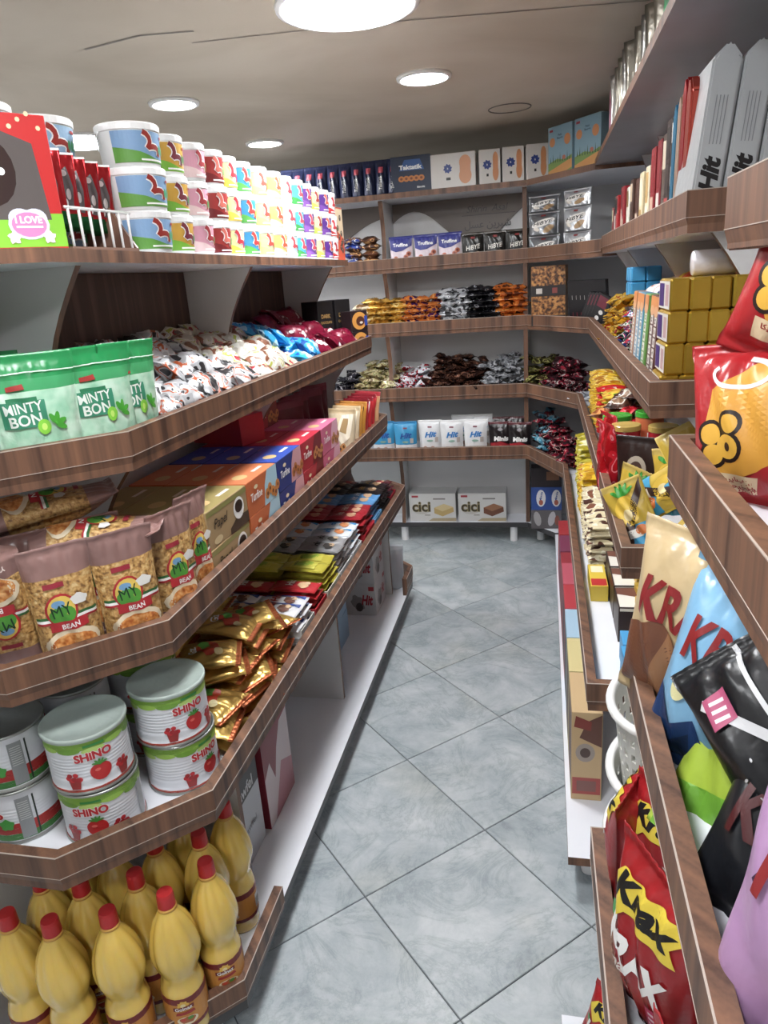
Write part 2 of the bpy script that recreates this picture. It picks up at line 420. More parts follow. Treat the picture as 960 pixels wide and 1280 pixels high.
def pouch(name, w, h, d, mat, bands=None, prints=None, seed=0, nx=14, nz=20, cat='bag', back=None, maxe=0.006, eps=0.0009, **kw):
    """bands: [(v from, v to, material)] as fractions of the height; prints: Print on the front"""
    if prints and w*h > 0.012: nx, nz = int(nx*1.7), int(nz*1.6)
    pos = pouch_shape(w, h, d, seed, **kw)
    mats = [mat]; bands = bands or []
    for b0, b1, mm in bands:
        if mm not in mats: mats.append(mm)
    if back and back not in mats: mats.append(back)
    br = sorted(set([i/nz for i in range(nz+1)] + [x for b0, b1, _ in bands for x in (b0, b1)])); nzz = len(br)-1
    a = np.linspace(-1, 1, nx+1); A, B = np.meshgrid(a, np.array(br)); A, B = A.ravel(), B.ravel()
    v = np.concatenate([pos(A, B, -1), pos(A, B, 1)]).tolist(); n = len(A); f = []; mi = []
    for j in range(nzz):
        bc = (br[j]+br[j+1])/2; mm = 0
        for b0, b1, q in bands:
            if b0 <= bc <= b1: mm = mats.index(q)
        for i in range(nx):
            p = j*(nx+1)+i
            f.append((p, p+1, p+nx+2, p+nx+1)); mi.append(mm)
            f.append((n+p+1, n+p, n+p+nx+1, n+p+nx+2)); mi.append(mats.index(back) if back and mm == 0 else mm)
        for i in (0, nx):
            p = j*(nx+1)+i; q = (p, p+nx+1, n+p+nx+1, n+p)
            f.append(q if i else q[::-1]); mi.append(mm)
    for j in (0, nzz):
        for i in range(nx):
            p = j*(nx+1)+i; q = (p, p+1, n+p+1, n+p); f.append(q[::-1] if j == 0 else q); mi.append(mi[0] if j == 0 else mm)
    me = mesh(name, v, f, mats, mi, True)
    parts = []
    if prints:
        sf = lambda u, v_, e: pos(np.clip(u/(w/2), -1, 1), np.clip(v_/h, 0, 1), -1, e)
        parts.append(('print', print_mesh(name+'_print', [(prints, sf)], maxe, 0.00022, 0.0022), ()))
    return Proto(name, me, parts, cat)
R = random.Random(7)
def jit(a): return R.uniform(-a, a)
# ================================================================== the room
def struct(name, me): return tag(obj(name, me), kind='structure')
X0, X1, Y0, Y1 = -2.7, 0.82, -1.9, 5.3
GROUT = C('#5d6266', 'matte')
TILE = slate_mat()
floor = struct('floor', MB().box(X0, Y0, -0.06, X1, Y1, -0.004).mesh('floor', [GROUT]))
T, ta = 0.40866, math.radians(43.875); tg = 0.0016
tb = MB().box(-T/2+tg, -T/2+tg, 0, T/2-tg, T/2-tg, 0.0095); tile_me = tb.mesh('tile', [TILE])
bm = bmesh.new(); bm.from_mesh(tile_me)
bmesh.ops.bevel(bm, geom=[e for e in bm.edges if all(v.co.z > 0.005 for v in e.verts)], offset=0.0015, segments=1, affect='EDGES'); bm.to_mesh(tile_me); bm.free()
ox, oy = -0.41665, 3.76008
for i in range(-14, 20):
    for j in range(-14, 20):
        px = ox+T*(-(i+.5)*math.cos(ta)+(j+.5)*math.sin(ta)); py = oy+T*(-(i+.5)*math.sin(ta)-(j+.5)*math.cos(ta))
        if -2.45 < px < 0.58 and -0.7 < py < 5.05:
            t = obj('tile', tile_me, floor, (px, py, -0.0095), (0, 0, ta+(PI/2)*((i*3+j) % 4)))
CEILM = noise_mat('ceiling_plaster', [(0.25, '#b2a594'), (0.5, '#c6baab'), (0.75, '#d1c7b9')], 1.3, 0.62, 4.0, 0.05, 0.3, False, 0.8, 40)
WALLM = noise_mat('wall_paint', [(0.3, '#c7c5c2'), (0.7, '#d2d0cc')], 1.5, 0.7)
ceiling = struct('ceiling', MB().box(X0, Y0, CEIL, X1, Y1, CEIL+0.06).mesh('ceiling', [CEILM]))
# joints and smears in the plaster
SM = C('#8b847d', 'matte')
for pts, wd in (([(-1.0, 2.28), (-0.55, 2.33), (-0.1, 2.42), (0.3, 2.5)], 0.006), ([(-1.3, 2.2), (-1.1, 2.16), (-0.95, 2.19)], 0.01)):
    Pp = Print().curve(pts, wd, SM)
    obj('plaster_joint', print_mesh('plaster_joint', [(Pp, lambda u, v, e: np.stack([u, v, np.full_like(u, CEIL-0.0015)], 1))], 0.3), ceiling)
ring = MB().tube([(0.095*math.cos(2*PI*k/28), 0.095*math.sin(2*PI*k/28), 0) for k in range(28)], 0.003, 6, closed=True)
obj('patched_hole_ring', ring.mesh('ring', [C('#77716b', 'matte')]), ceiling, (-0.14, 3.72, CEIL-0.001))
struct('wall_left', MB().box(X0-0.1, Y0, 0, X0, Y1, CEIL).mesh('wall_left', [WALLM]))
struct('wall_right', MB().box(X1, Y0, 0, X1+0.1, Y1, CEIL).mesh('wall_right', [WALLM]))
struct('wall_back', MB().box(X0, Y1, 0, X1, Y1+0.1, CEIL).mesh('wall_back', [WALLM]))
struct('wall_front', MB().box(X0, Y0-0.1, 0, X1, Y0, CEIL).mesh('wall_front', [WALLM]))

# ================================================================== lamps
def glow(st):
    key = ('glow', st)
    if key in _M: return _M[key]
    m, nt, b = base_mat(f'lamp_glow_{int(st)}'); b.inputs['Base Color'].default_value = (1, 1, 1, 1)
    b.inputs['Emission Color'].default_value = (0.97, 0.985, 1.0, 1); b.inputs['Emission Strength'].default_value = st
    _M[key] = m
    return m
for x, y, r, st, lab in LAMPS:
    l = empty('ceiling_light', (x, y, CEIL)); tag(l, lab, 'light', 'ceiling lights')
    n = 40; prof = [(r, -0.001), (r+0.018, -0.001), (r+0.016, -0.010), (r+0.002, -0.013), (r, -0.006)]
    obj('trim_ring', MB().lathe(prof+[prof[0]], n, caps=False).mesh('trim_ring', [C('#f2f2f2', 'card')], True), l)
    obj('diffuser', MB().lathe([(0.001, -0.0075), (r, -0.0065), (r, -0.002), (0.001, -0.002)], n, caps=False).mesh('diffuser', [glow(st)]), l)

# ================================================================== shelving
LINE = C('#b9a99d', 'card'); EDGE = C('#3c3a3c', 'card')
def part(root, name, me): o = obj(name, me, root); o.location = -root.location; return o
def lip(root, path, zt, h=0.066, face=0.045):
    me = sweep(path, [(0, zt), (0.0, zt-face), (0.006, zt-h), (0.022, zt-h), (0.022, zt)], [WOOD], 'front_lip')
    o = part(root, 'front_lip', me)
    e = 0.0005
    t = obj('edge_trim', sweep(path, [(-e, zt-face+e), (-e, zt-face-e), (0.001, zt-face-e), (0.001, zt-face+e)], [LINE], 'edge_trim'), o)
    t2 = obj('edge_trim', sweep(path, [(-e, zt+e), (-e, zt-2*e), (0.001, zt-2*e), (0.0015, zt+e)], [LINE], 'edge_trim'), o)
    return o
def board(root, poly, z0, z1, top=WHITE, side=WOOD, name='shelf_board'):
    return part(root, name, MB().prism(poly, z0, z1, 0, 1).mesh(name, [top, side]))
def panel_xz(root, prof, y0, y1, face=PANEL, edge=WOOD, name='side_panel'):
    """panel in the x-z plane"""
    n = len(prof); v = [(x, y0, z) for x, z in prof]+[(x, y1, z) for x, z in prof]
    f = [tuple(range(n)), tuple(range(n, 2*n))[::-1]]+[(i, (i+1) % n+0, (i+1) % n+n, i+n)[::-1] for i in range(n)]
    return part(root, name, mesh(name, v, f, [face, edge], [0, 0]+[1]*n))
def panel_yz(root, prof, x0, x1, face=PANEL, edge=WOOD, name='side_panel'):
    n = len(prof); v = [(x0, y, z) for y, z in prof]+[(x1, y, z) for y, z in prof]
    f = [tuple(range(n))[::-1], tuple(range(n, 2*n))]+[(i, (i+1) % n, (i+1) % n+n, i+n) for i in range(n)]
    return part(root, name, mesh(name, v, f, [face, edge], [0, 0]+[1]*n))
def feet(root, spots, h=0.09, r=0.02):
    me = MB().lathe([(r, 0.0), (r*1.05, 0.004), (r, 0.02), (r, h)], 16).mesh('foot', [C('#e9e9ea', 'card')], False)
    for x, y in spots:
        o = obj('foot', me, root); o.location = Vector((x, y, 0))-root.location

XB = -1.10                                    # back of the left unit
left = empty('shelf_unit', (-0.93, 2.1, 0)); tag(left, 'long brown and white shelving unit with a chamfered end, carrying candy buckets', 'shelving')
#            lip top  board top  front x   chamfer start y   end y
LV = [(0.65, 0.595, -0.615, 1.045, 3.13), (0.98, 0.925, -0.676, 1.098, 3.13), (1.325, 1.27, -0.722, 1.15, 3.13)]
for zt, zs, xf, yc, ye in LV:
    cx, cy = xf-0.20, yc-0.20
    path = [(XB, cy), (cx, cy), (xf, yc), (xf, ye), (xf-0.1, ye+0.1)]
    inn = offset_path(path, 0.004)
    board(left, inn+[(XB, ye+0.1)], zs-0.018, zs)
    lip(left, path, zt)
# top shelf: plain board with a thick wooden nosing
pth = [(XB, 0.92), (-0.98, 0.92), (-0.795, 1.13), (-0.795, 3.12), (-0.87, 3.2)]
board(left, offset_path(pth, 0.002)+[(XB, 3.2)], 1.617, 1.64, WHITE)
# bottom board
pb = [(XB, 0.84), (-0.82, 0.84), (-0.615, 1.043), (-0.625, 1.3), (-0.63, 3.26), (-0.72, 3.36)]
board(left, offset_path(pb, 0.003)+[(XB, 3.36)], 0.09, 0.115, WHITE, EDGE, 'bottom_board')
lip(left, [(XB, 0.84), (-0.82, 0.84), (-0.615, 1.043), (-0.617, 1.29)], 0.172, 0.07)
lip(left, [(-0.628, 3.09), (-0.628, 3.26), (-0.72, 3.36)], 0.20, 0.09)
for y in (1.30, 2.19, 3.10):
    pr = [(XB, 0.115), (-0.705, 0.115), (-0.705, 0.577), (-0.70, 0.577)]
    def arc(z0, z1, xa, xb, dep): return [(xa+(xb-xa)*s-dep*math.sin(PI*s), z0+(z1-z0)*s) for s in [k/8 for k in range(9)]]
    panel_xz(left, [(XB, 0.115), (-0.705, 0.115), (-0.705, 0.577), (XB, 0.577)], y, y+0.018)
    panel_xz(left, [(XB, 0.595)]+arc(0.595, 0.907, -0.80, -0.76, 0.08)+[(XB, 0.907)], y, y+0.018)
    panel_xz(left, [(XB, 0.925)]+arc(0.925, 1.252, -0.86, -0.80, 0.08)+[(XB, 1.252)], y, y+0.018)
    panel_xz(left, [(XB, 1.27)]+arc(1.27, 1.617, -0.985, -0.865, 0.035)+[(XB, 1.617)], y, y+0.018)
part(left, 'back_panel', MB().box(XB-0.015, 0.85, 0.09, XB, 3.2, 1.64).mesh('back_panel', [PANEL]))
for ya, yb in ((1.32, 2.19), (2.21, 3.10), (0.93, 1.30)):
    L = yb-ya
    panel_yz(left, [(ya, 1.616), (ya, 1.50), (ya+0.28*L, 1.40), (ya+0.55*L, 1.36), (yb-0.12, 1.36), (yb, 1.46), (yb, 1.616)], XB, XB+0.012, WOODH, WOODH, 'header_panel')
feet(left, [(-0.70, 1.03), (-0.70, 2.2), (-0.70, 3.1), (-1.03, 1.0), (-1.03, 3.1), (-0.92, 0.93)])

# ---- back unit
back = empty('shelf_unit', (-0.65, 4.2, 0)); tag(back, 'brown and white shelving unit across the end of the aisle with a sign header', 'shelving')
BK = 4.30; XL = -1.5
#        lip top  board   y front  corner x  end (x, y) at the right unit
BV = [(0.65, 0.595, 3.87, -0.08, 0.097, 3.47), (0.98, 0.925, 3.90, -0.08, 0.162, 3.50), (1.325, 1.27, 3.97, -0.075, 0.205, 3.50), (1.655, 1.60, 4.0, -0.07, 0.255, 3.50)]
for zt, zs, yf, xc, xe, ye in BV:
    path = [(XL, yf), (xc, yf), (xe, ye)]
    board(back, offset_path(path, 0.004)+[(0.62, ye), (0.62, BK), (XL, BK)], zs-0.018, zs, WHITE)
    lip(back, path, zt, 0.062, 0.05)
pT = [(XL, 3.97), (-0.07, 3.97), (0.228, 3.60)]
board(back, pT+[(0.62, 3.60), (0.62, BK), (XL, BK)], 1.945, 1.972, WHITE)
pB = [(XL, 4.13), (-0.085, 4.13), (0.07, 3.95)]
board(back, pB+[(0.62, 3.95), (0.62, BK), (XL, BK)], 0.095, 0.125, WHITE, EDGE, 'bottom_board')
def parc(y0, z0, z1, dep): return [(y0+dep*math.sin(PI*s), z0+(z1-z0)*s) for s in [k/8 for k in range(9)]]
for x in (-0.095, -0.84):
    for k, (z0, z1, yf) in enumerate([(0.125, 0.577, 4.14 if x > -0.5 else 4.12), (0.595, 0.907, 3.95), (0.925, 1.252, 3.98), (1.27, 1.582, 4.02), (1.60, 1.945, 4.02)]):
        pr = parc(yf, z0, z1, 0.0 if x > -0.5 else 0.04)
        panel_yz(back, pr[::-1]+[(BK, z0), (BK, z1)], x, x+0.022)
part(back, 'back_panel', MB().box(XL, BK, 0.095, 0.62, BK+0.015, 1.97).mesh('back_panel', [PANEL]))
HDR = noise_mat('grey_brown_header', [(0.3, '#5f554f'), (0.7, '#6e635c')], 3, 0.45)
xs = np.linspace(-0.816, -0.1, 25)
hz = 1.80+0.10*np.cos((xs+0.70)/0.335*PI*0.98)
hd = part(back, 'header_panel', (lambda n: mesh('header_panel', [(x, BK-0.012, 1.945) for x in xs]+[(x, BK-0.012, z) for x, z in zip(xs, hz)]+[(x, BK, z) for x, z in zip(xs, hz)],
     [(i, i+n, i+n+1, i+1) for i in range(n-1)]+[(i+n, i+2*n, i+2*n+1, i+n+1) for i in range(n-1)], [HDR]))(len(xs)))
xs2 = np.linspace(-1.5, -0.84, 20); hz2 = 1.78+0.10*np.cos((xs2+0.84)/0.5*PI)
part(back, 'header_panel', (lambda n: mesh('header_panel', [(x, BK-0.012, 1.945) for x in xs2]+[(x, BK-0.012, z) for x, z in zip(xs2, hz2)]+[(x, BK, z) for x, z in zip(xs2, hz2)],
     [(i, i+n, i+n+1, i+1) for i in range(n-1)]+[(i+n, i+2*n, i+2*n+1, i+n+1) for i in range(n-1)], [HDR]))(len(xs2)))
SG = C('#2c2724', 'ink')
def fa(s): return s[::-1]
SHIRIN = '\uFEB7\uFBFF\uFEAE\uFBFE\uFEE6'; ASAL = '\uFECB\uFEB4\uFEDE'
ps = Print().text('Shirin  Asal', -0.29, 1.885, 0.034, SG, shear=0.3, bold=0.0).rect(-0.43, 1.852, -0.14, 1.855, SG).text(fa(SHIRIN+' '+ASAL), -0.29, 1.80, 0.05, SG, bold=0.01)
sg = obj('lettering', print_mesh('lettering', [(ps, lambda u, v, e: np.stack([u, np.full_like(u, BK-0.0128), v], 1))], 1.0), hd)
feet(back, [(-0.837, 4.17), (-0.168, 4.165), (-0.01, 4.19), (-1.4, 4.17)], 0.095, 0.022)

# ---- right units
XW = 0.62
ra = empty('shelf_unit', (0.38, 2.5, 0)); tag(ra, 'brown and white shelving unit with stepped wooden corners, stocked with wafers and jars', 'shelving')
RV = [(0.65, 0.595, 0.097, 3.47), (0.98, 0.925, 0.162, 3.50), (1.325, 1.27, 0.205, 3.50), (1.665, 1.61, 0.255, 3.50)]
YE = 1.49
for zt, zs, xf, ys in RV:
    path = [(xf, ys), (xf, YE), (XW, YE)]
    board(ra, offset_path(path, 0.004)+[(XW, ys)], zs-0.018, zs)
    lip(ra, path, zt, 0.064, 0.046)
board(ra, [(0.07, 3.95), (0.062, 1.535), (XW, 1.535), (XW, 3.95)], 0.09, 0.115, WHITE, WOOD, 'bottom_board')
WHITE_SHADED = noise_mat('white_gloss_board_shaded', [(0.3, '#8d8d92'), (0.7, '#a0a0a6')], 2, 0.2)  # white melamine greyed: shadow of the underside put into the colour
board(ra, [(0.228, 3.60), (0.220, 1.20), (XW, 1.20), (XW, 3.60)], 1.962, 1.984, WHITE_SHADED, WOOD, 'top_board')
for y in (1.52, 2.25, 2.95, 3.4):
    panel_xz(ra, [(XW, 1.61), (XW, 1.962), (0.40, 1.962)]+[(0.40+0.05*math.sin(PI*k/6), 1.962-(1.962-1.61)*k/6) for k in range(1, 7)], y+0.012, y+0.03)
    for (z0, z1, xf) in ((1.27, 1.592, 0.36), (0.925, 1.252, 0.33), (0.595, 0.907, 0.28)):
        panel_xz(ra, [(XW, z0), (XW, z1)]+[(xf+(0.06 if k else 0.06)*math.sin(PI*k/8)-0.05*(1-k/8), z1-(z1-z0)*k/8) for k in range(9)], y+0.012, y+0.03)
part(ra, 'back_panel', MB().box(XW, 1.2, 0.09, XW+0.015, 3.95, 1.98).mesh('back_panel', [PANEL]))
feet(ra, [(0.12, 1.62), (0.12, 2.6), (0.12, 3.6), (0.5, 1.62)])
rb = empty('shelf_unit', (0.38, 0.6, 0)); tag(rb, 'brown lipped shelving bay filled with big crisp bags', 'shelving')
YS = 1.035; YN = 0.15
for zt, zs, xf in ((0.65, 0.59, 0.078), (0.98, 0.915, 0.128), (1.32, 1.25, 0.171), (1.64, 1.575, 0.223)):
    path = [(XW, YS), (xf, YS), (xf+0.004, YN)]
    board(rb, offset_path(path, 0.004)+[(XW, YN)], zs-0.018, zs)
    lip(rb, path, zt, 0.085, 0.06)
board(rb, [(0.035, 1.11), (0.035, YN), (XW, YN), (XW, 1.11)], 0.09, 0.115, WHITE, WOOD, 'bottom_board')
board(rb, [(0.220, 1.195), (0.216, YN), (XW, YN), (XW, 1.195)], 1.962, 1.984, WHITE_SHADED, WOOD, 'top_board')
part(rb, 'back_panel', MB().box(XW, YN, 0.09, XW+0.015, 1.19, 1.98).mesh('back_panel', [PANEL]))
panel_xz(rb, [(XW, 0.115), (XW, 1.962)]+[(0.42+0.03*math.sin(k*1.4), 1.962-(1.962-0.115)*k/10) for k in range(11)], 1.0, 1.018)
feet(rb, [(0.10, 1.05), (0.5, 1.05), (0.1, 0.3)])
# ================================================================== goods on the left unit
LZ, RZ = PI/2, -PI/2
W_ = C('#f4f4f2', 'ink'); K_ = C('#191718', 'ink'); RED = C('#b3141c', 'ink'); GRN = C('#2f8f3a', 'ink'); LIME = C('#86c33a', 'ink')
def cone_surf(rb, rt, h): return lambda u, v, e: (lambda r: np.stack([(r+e)*np.sin(u/rt), -(r+e)*np.cos(u/rt), v], 1))(rb+(rt-rb)*v/h)
# ---- jelly candy buckets
def bucket(name, r, h, bg, hill, worm, accent, body='#e9ebea'):
    rb, rt = r*0.88, r*0.97
    b = MB().lathe([(rb*0.96, 0), (rb, 0.004), (rt, h-0.014), (rt, h-0.012)], 28).mesh(name, [C(body, 'film')], True)
    ld = MB().lathe([(rt+0.001, h-0.015), (r, h-0.014), (r*1.005, h-0.003), (r*0.97, h), (r*0.93, h-0.002), (0.001, h-0.0025)], 28,
                    wob=lambda a, z: 0.008*(1 if math.sin(a*14) > 0.2 else 0) if z < h-0.004 else 0).mesh(name+'_lid', [C('#f3f4f4', 'film')], False)
    p = Print(); hw = rt*1.15; lo, hi = 0.008, h-0.017; H = hi-lo
    p.rect(-hw, lo, hw, hi, C(bg, 'ink'), 1)
    p.poly([(-hw, lo), (hw, lo), (hw, lo+H*0.10), (hw*0.3, lo+H*0.16), (-hw*0.2, lo+H*0.34), (-hw*0.6, lo+H*0.42), (-hw, lo+H*0.5)], C(hill, 'ink'), 2)
    t = np.linspace(0, 1, 14)
    p.curve([(hw*(-0.1+0.5*x+0.12*math.sin(x*9)), lo+H*(0.85-0.6*x+0.12*math.cos(x*8))) for x in t], H*0.26, W_, 3)
    p.curve([(hw*(-0.1+0.5*x+0.12*math.sin(x*9)), lo+H*(0.85-0.6*x+0.12*math.cos(x*8))) for x in t], H*0.17, C(worm, 'ink'), 4)
    for k in range(4): p.ell(hw*(0.52+0.13*k), lo+H*0.45, hw*0.055, H*0.16, C([GRN, RED, LIME, C('#2f62b5', 'ink')][k].name and accent, 'ink'), 4, 10)
    p.ell(hw*0.7, lo+H*0.85, hw*0.12, H*0.05, RED, 4, 10)
    p.rect(-hw*0.2, lo+H*0.06, hw*0.7, lo+H*0.12, W_, 3)
    pr = print_mesh(name+'_label', [(p, cone_surf(rb, rt, h-0.012))], 0.012, 0.0005)
    hd = MB().tube([((r+0.002)*math.cos(a), (r+0.003)*math.sin(a)*1.0, h-0.016-0.028*math.sin(a)) for a in np.linspace(0, PI, 13)], 0.0016, 6).mesh(name+'_handle', [C('#eef0f0', 'film')], True)
    return Proto('candy_bucket', b, [('lid', ld, ()), ('label_wrap', pr, ()), ('handle', hd, ())], 'bucket')
BK_ = [('blue', 1.475, 0.066, '#7fa6cf', '#5d9b3a', '#9c2a22', '#3aa06a'), ('mustard yellow', 1.603, 0.056, '#cf9f2c', '#74b52a', '#7a2c3a', '#2f8f5a'),
       ('pink', 1.713, 0.052, '#d99aae', '#e7c9c9', '#a33038', '#3a9a50'), ('dark red', 1.817, 0.050, '#a8322f', '#7a1f22', '#d36a5a', '#4aa050'),
       ('pale yellow', 1.918, 0.048, '#e9e3a0', '#ecd23c', '#c0303a', '#2f4fa0'), ('blue and green', 2.018, 0.049, '#3b97c9', '#58b04a', '#c93a38', '#8cc63a'),
       ('lime yellow', 2.125, 0.052, '#d9dd8a', '#f0e070', '#c04a3a', '#5aa03a'), ('orange', 2.235, 0.054, '#e6ab58', '#f0d9a0', '#c05028', '#e8862a'),
       ('pale blue', 2.345, 0.052, '#a9d2e4', '#e8f0f2', '#c0414a', '#3a8fc0'), ('turquoise', 2.452, 0.052, '#46b0d9', '#3a9a48', '#d04a5a', '#3a8f3a'),
       ('purple and lime', 2.557, 0.050, '#6d3f97', '#8a5ab0', '#c83a55', '#a8cf3a'), ('cream and lime', 2.66, 0.050, '#d9d3a0', '#b9d24a', '#b0452f', '#8cc63a'),
       ('deep violet', 2.765, 0.052, '#5b2f8c', '#7a4aa8', '#e0604a', '#d9d24a'), ('white and red', 2.87, 0.050, '#eee6e4', '#d0343a', '#c0303a', '#3a9a50')]
for k, (cn, y, r, bg, hl, wm, ac) in enumerate(BK_):
    P = bucket('bucket_'+cn.replace(' ', '_'), r, 0.084, bg, hl, wm, ac)
    for s in range(3):
        place(P, (-0.852+jit(0.004), 1.55+(y-1.475)*1.055, 1.64+0.0842*s), LZ-0.45+jit(0.12),
              label=f'white-lidded candy bucket with a {cn} label, {["bottom", "middle", "top"][s]} of its stack of three')
PB = bucket('bucket_back', 0.07, 0.088, '#8fb4d4', '#5d9b3a', '#9c2a22', '#3aa06a', '#bfc3b4')
for k, (x, y) in enumerate(((-1.0, 1.46), (-1.02, 1.30))):
    for s in range(3):
        place(PB, (x, y, 1.64+0.0882*s), LZ-0.6, label='candy bucket with a pale blue label, stacked behind the red foil lollies', group='candy buckets behind the lollies')
# ---- chocolate figure gift box
def gift_box():
    w, d, h = 0.20, 0.085, 0.215
    r = C('#c01818', 'card'); g = C('#2f9a2a', 'card')
    p = Print(); pr = Print()
    p.rect(-w/2, 0.006, w/2, 0.06, C('#7cc018', 'ink'))
    p.poly([(-0.075, 0.05), (0.08, 0.05), (0.07, 0.17), (0.02, 0.188), (-0.03, 0.188), (-0.07, 0.17)], C('#5d5654', 'gloss'), 1)
    p.ell(-0.01, 0.125, 0.045, 0.055, C('#3a2c2a', 'gloss'), 2).ell(0.0, 0.145, 0.012, 0.01, C('#8b7a76', 'gloss'), 3).ell(0.012, 0.125, 0.006, 0.006, W_, 3)
    for k in range(12): p.ell(-0.085+0.0155*k, 0.205+0.012*math.sin(k*2.1), 0.004, 0.004, C('#e8c9a0', 'ink'), 2, 8)
    p.ell(0.04, 0.042, 0.034, 0.024, C('#cfd3ea', 'ink'), 3).ell(0.028, 0.052, 0.02, 0.016, C('#cfd3ea', 'ink'), 3).ell(0.052, 0.052, 0.02, 0.016, C('#cfd3ea', 'ink'), 3)
    p.ell(0.04, 0.042, 0.029, 0.02, C('#c77bb0', 'ink'), 4)
    p.text('I LOVE', 0.04, 0.05, 0.012, W_, 5, bold=0.04)
    p.rect(0.018, 0.037, 0.062, 0.040, W_, 5)
    for x in (0.012, 0.07): p.ell(x, 0.022, 0.010, 0.010, C('#efc6d6', 'ink'), 5, 15, 0, 0.25)
    pr.rect(-d/2+0.002, 0.003, d/2-0.002, 0.05, C('#1f7a2c', 'ink'))
    return carton('gift_box', w, d, h, r, {'front': p, 'right': pr}, 'box')
G = gift_box()
place(G, (-0.918, 1.175, 1.6405), LZ-0.62, 0.0, label='red and green window box with a dark chocolate figure, beside the lollies')
# ---- tray of red foil lollies
tr = empty('lolly_tray', (-0.895, 1.365, 1.64), (0, 0, LZ-0.1)); tag(tr, 'cardboard tray with a white wire rack holding red foil lollies', 'tray')
cb_ = C('#7a5a4a', 'card')
obj('tray_base', MB().box(-0.10, -0.07, 0, 0.10, 0.07, 0.008).box(-0.10, 0.06, 0.008, 0.10, 0.07, 0.075).add([(0.10, -0.07, 0.008), (0.10, 0.07, 0.008), (0.10, 0.07, 0.10), (0.094, -0.07, 0.008), (0.094, 0.07, 0.008), (0.094, 0.07, 0.10), (0.10, -0.01, 0.10), (0.094, -0.01, 0.10)],
    [(0, 1, 2, 6), (3, 7, 5, 4), (0, 6, 7, 3), (6, 2, 5, 7), (1, 4, 5, 2), (0, 3, 4, 1)]).mesh('tray_base', [cb_]), tr)
wr_ = C('#dcdcda', 'gloss')
rk = obj('rack', MB().tube([(-0.098, -0.066, 0.075), (0.092, -0.066, 0.075)], 0.003).tube([(-0.098, 0.0, 0.075), (0.092, 0.0, 0.075)], 0.003).mesh('rack', [wr_], True), tr)
bar = MB().tube([(0, -0.066, 0.008), (0, -0.066, 0.075)], 0.0028, 6).mesh('rack_bar', [wr_], True)
for k in range(7): b_ = obj('rack_bar', bar, rk); b_.location = (-0.09+0.029*k, 0, 0)
pl = Print().poly([(-0.012, 0.045), (0.014, 0.04), (0.018, 0.09), (0.008, 0.135), (-0.012, 0.12), (-0.018, 0.08)], C('#6d6668', 'foil')).ell(-0.002, 0.12, 0.009, 0.007, C('#e8d8d8', 'foil'), 2).ell(0.004, 0.075, 0.006, 0.012, C('#cfcaca', 'foil'), 2).ell(-0.004, 0.055, 0.004, 0.01, C('#f2eeee', 'foil'), 2)
LO = pouch('foil_lolly', 0.07, 0.165, 0.035, C('#b5121d', 'foil'), [(0.0, 0.2, C('#0f5a2c', 'foil')), (0.97, 1, C('#f2f2f2', 'film'))], pl, 5, 12, 18, 'lolly', wr=0.1)
for k in range(5):
    place(LO, (-0.90+0.022*k*0.1+jit(0.003), 1.32+0.036*k, 1.69-0.003*k), LZ-0.75+jit(0.15), 0.06, scale=0.82, label='red foil chocolate lolly with a green base, standing in the wire rack', group='red foil lollies in the rack')
# ---- tall cream and orange truffle box
p = Print().poly([(-0.05, 0.0), (0.05, 0.0), (0.05, 0.085), (-0.05, 0.125)], C('#e2572f', 'ink')).rect(-0.05, 0.2, 0.05, 0.205, C('#c04030', 'ink'))
for x, z in ((0.02, 0.165), (-0.012, 0.125), (0.025, 0.105), (0.022, 0.065), (0.028, 0.04), (0.01, 0.05), (0.035, 0.075), (0.0, 0.09)): p.ell(x, z, 0.011, 0.012, C('#4a3a34', 'ink'), 2).ell(x-0.003, z+0.004, 0.003, 0.003, C('#c9b8a0', 'ink'), 3)
TB = carton('truffle_box', 0.105, 0.07, 0.206, C('#d9c3a0', 'card'), {'front': p})
place(TB, (-0.85, 3.085, 1.64), LZ-0.1, label='tall cream and orange truffle box at the end of the bucket row')

# ---- S2: mint sweets
MINTW = noise_mat('mint_film', [(0.3, '#8fc3a4'), (0.55, '#b9d9c3'), (0.8, '#d8e8dc')], 22, 0.25, 2.0, 0.3, 0.6, True)
p = Print().rect(-0.062, 0.083, 0.014, 0.128, C('#2f8a68', 'ink')).rect(-0.05, 0.122, 0.002, 0.134, C('#1f7a50', 'ink'))
p.text('MINTY', -0.024, 0.117, 0.017, C('#e6efe8', 'ink'), 3, 0.06, 0.066, 0.015).text('BON', -0.024, 0.096, 0.019, C('#e6efe8', 'ink'), 3, 0.06, 0.056, 0.02)
p.poly([(-0.045, 0.145), (-0.015, 0.148), (-0.017, 0.157), (-0.045, 0.153)], C('#a8302a', 'ink'), 3)
p.ell(0.005, 0.082, 0.012, 0.013, C('#7fd02a', 'ink'), 4).ell(0.005, 0.082, 0.005, 0.006, C('#c8f06a', 'ink'), 5)
for a in (0.3, 1.3, 2.1, -0.5): p.ell(0.027+0.009*math.cos(a), 0.085+0.010*math.sin(a), 0.011, 0.005, C('#3aa022', 'ink'), 4, 10, a)
p.curve([(-0.074, 0.173), (0, 0.175), (0.074, 0.173)], 0.0018, C('#d8f0e0', 'ink'), 3)
MINT = pouch('mint_bag', 0.15, 0.205, 0.06, MINTW, [(0.70, 0.8, C('#3ba766', 'film')), (0.8, 1.0, C('#12934e', 'film'))], p, 3, 16, 24, 'bag', wr=0.09, gusset=True)
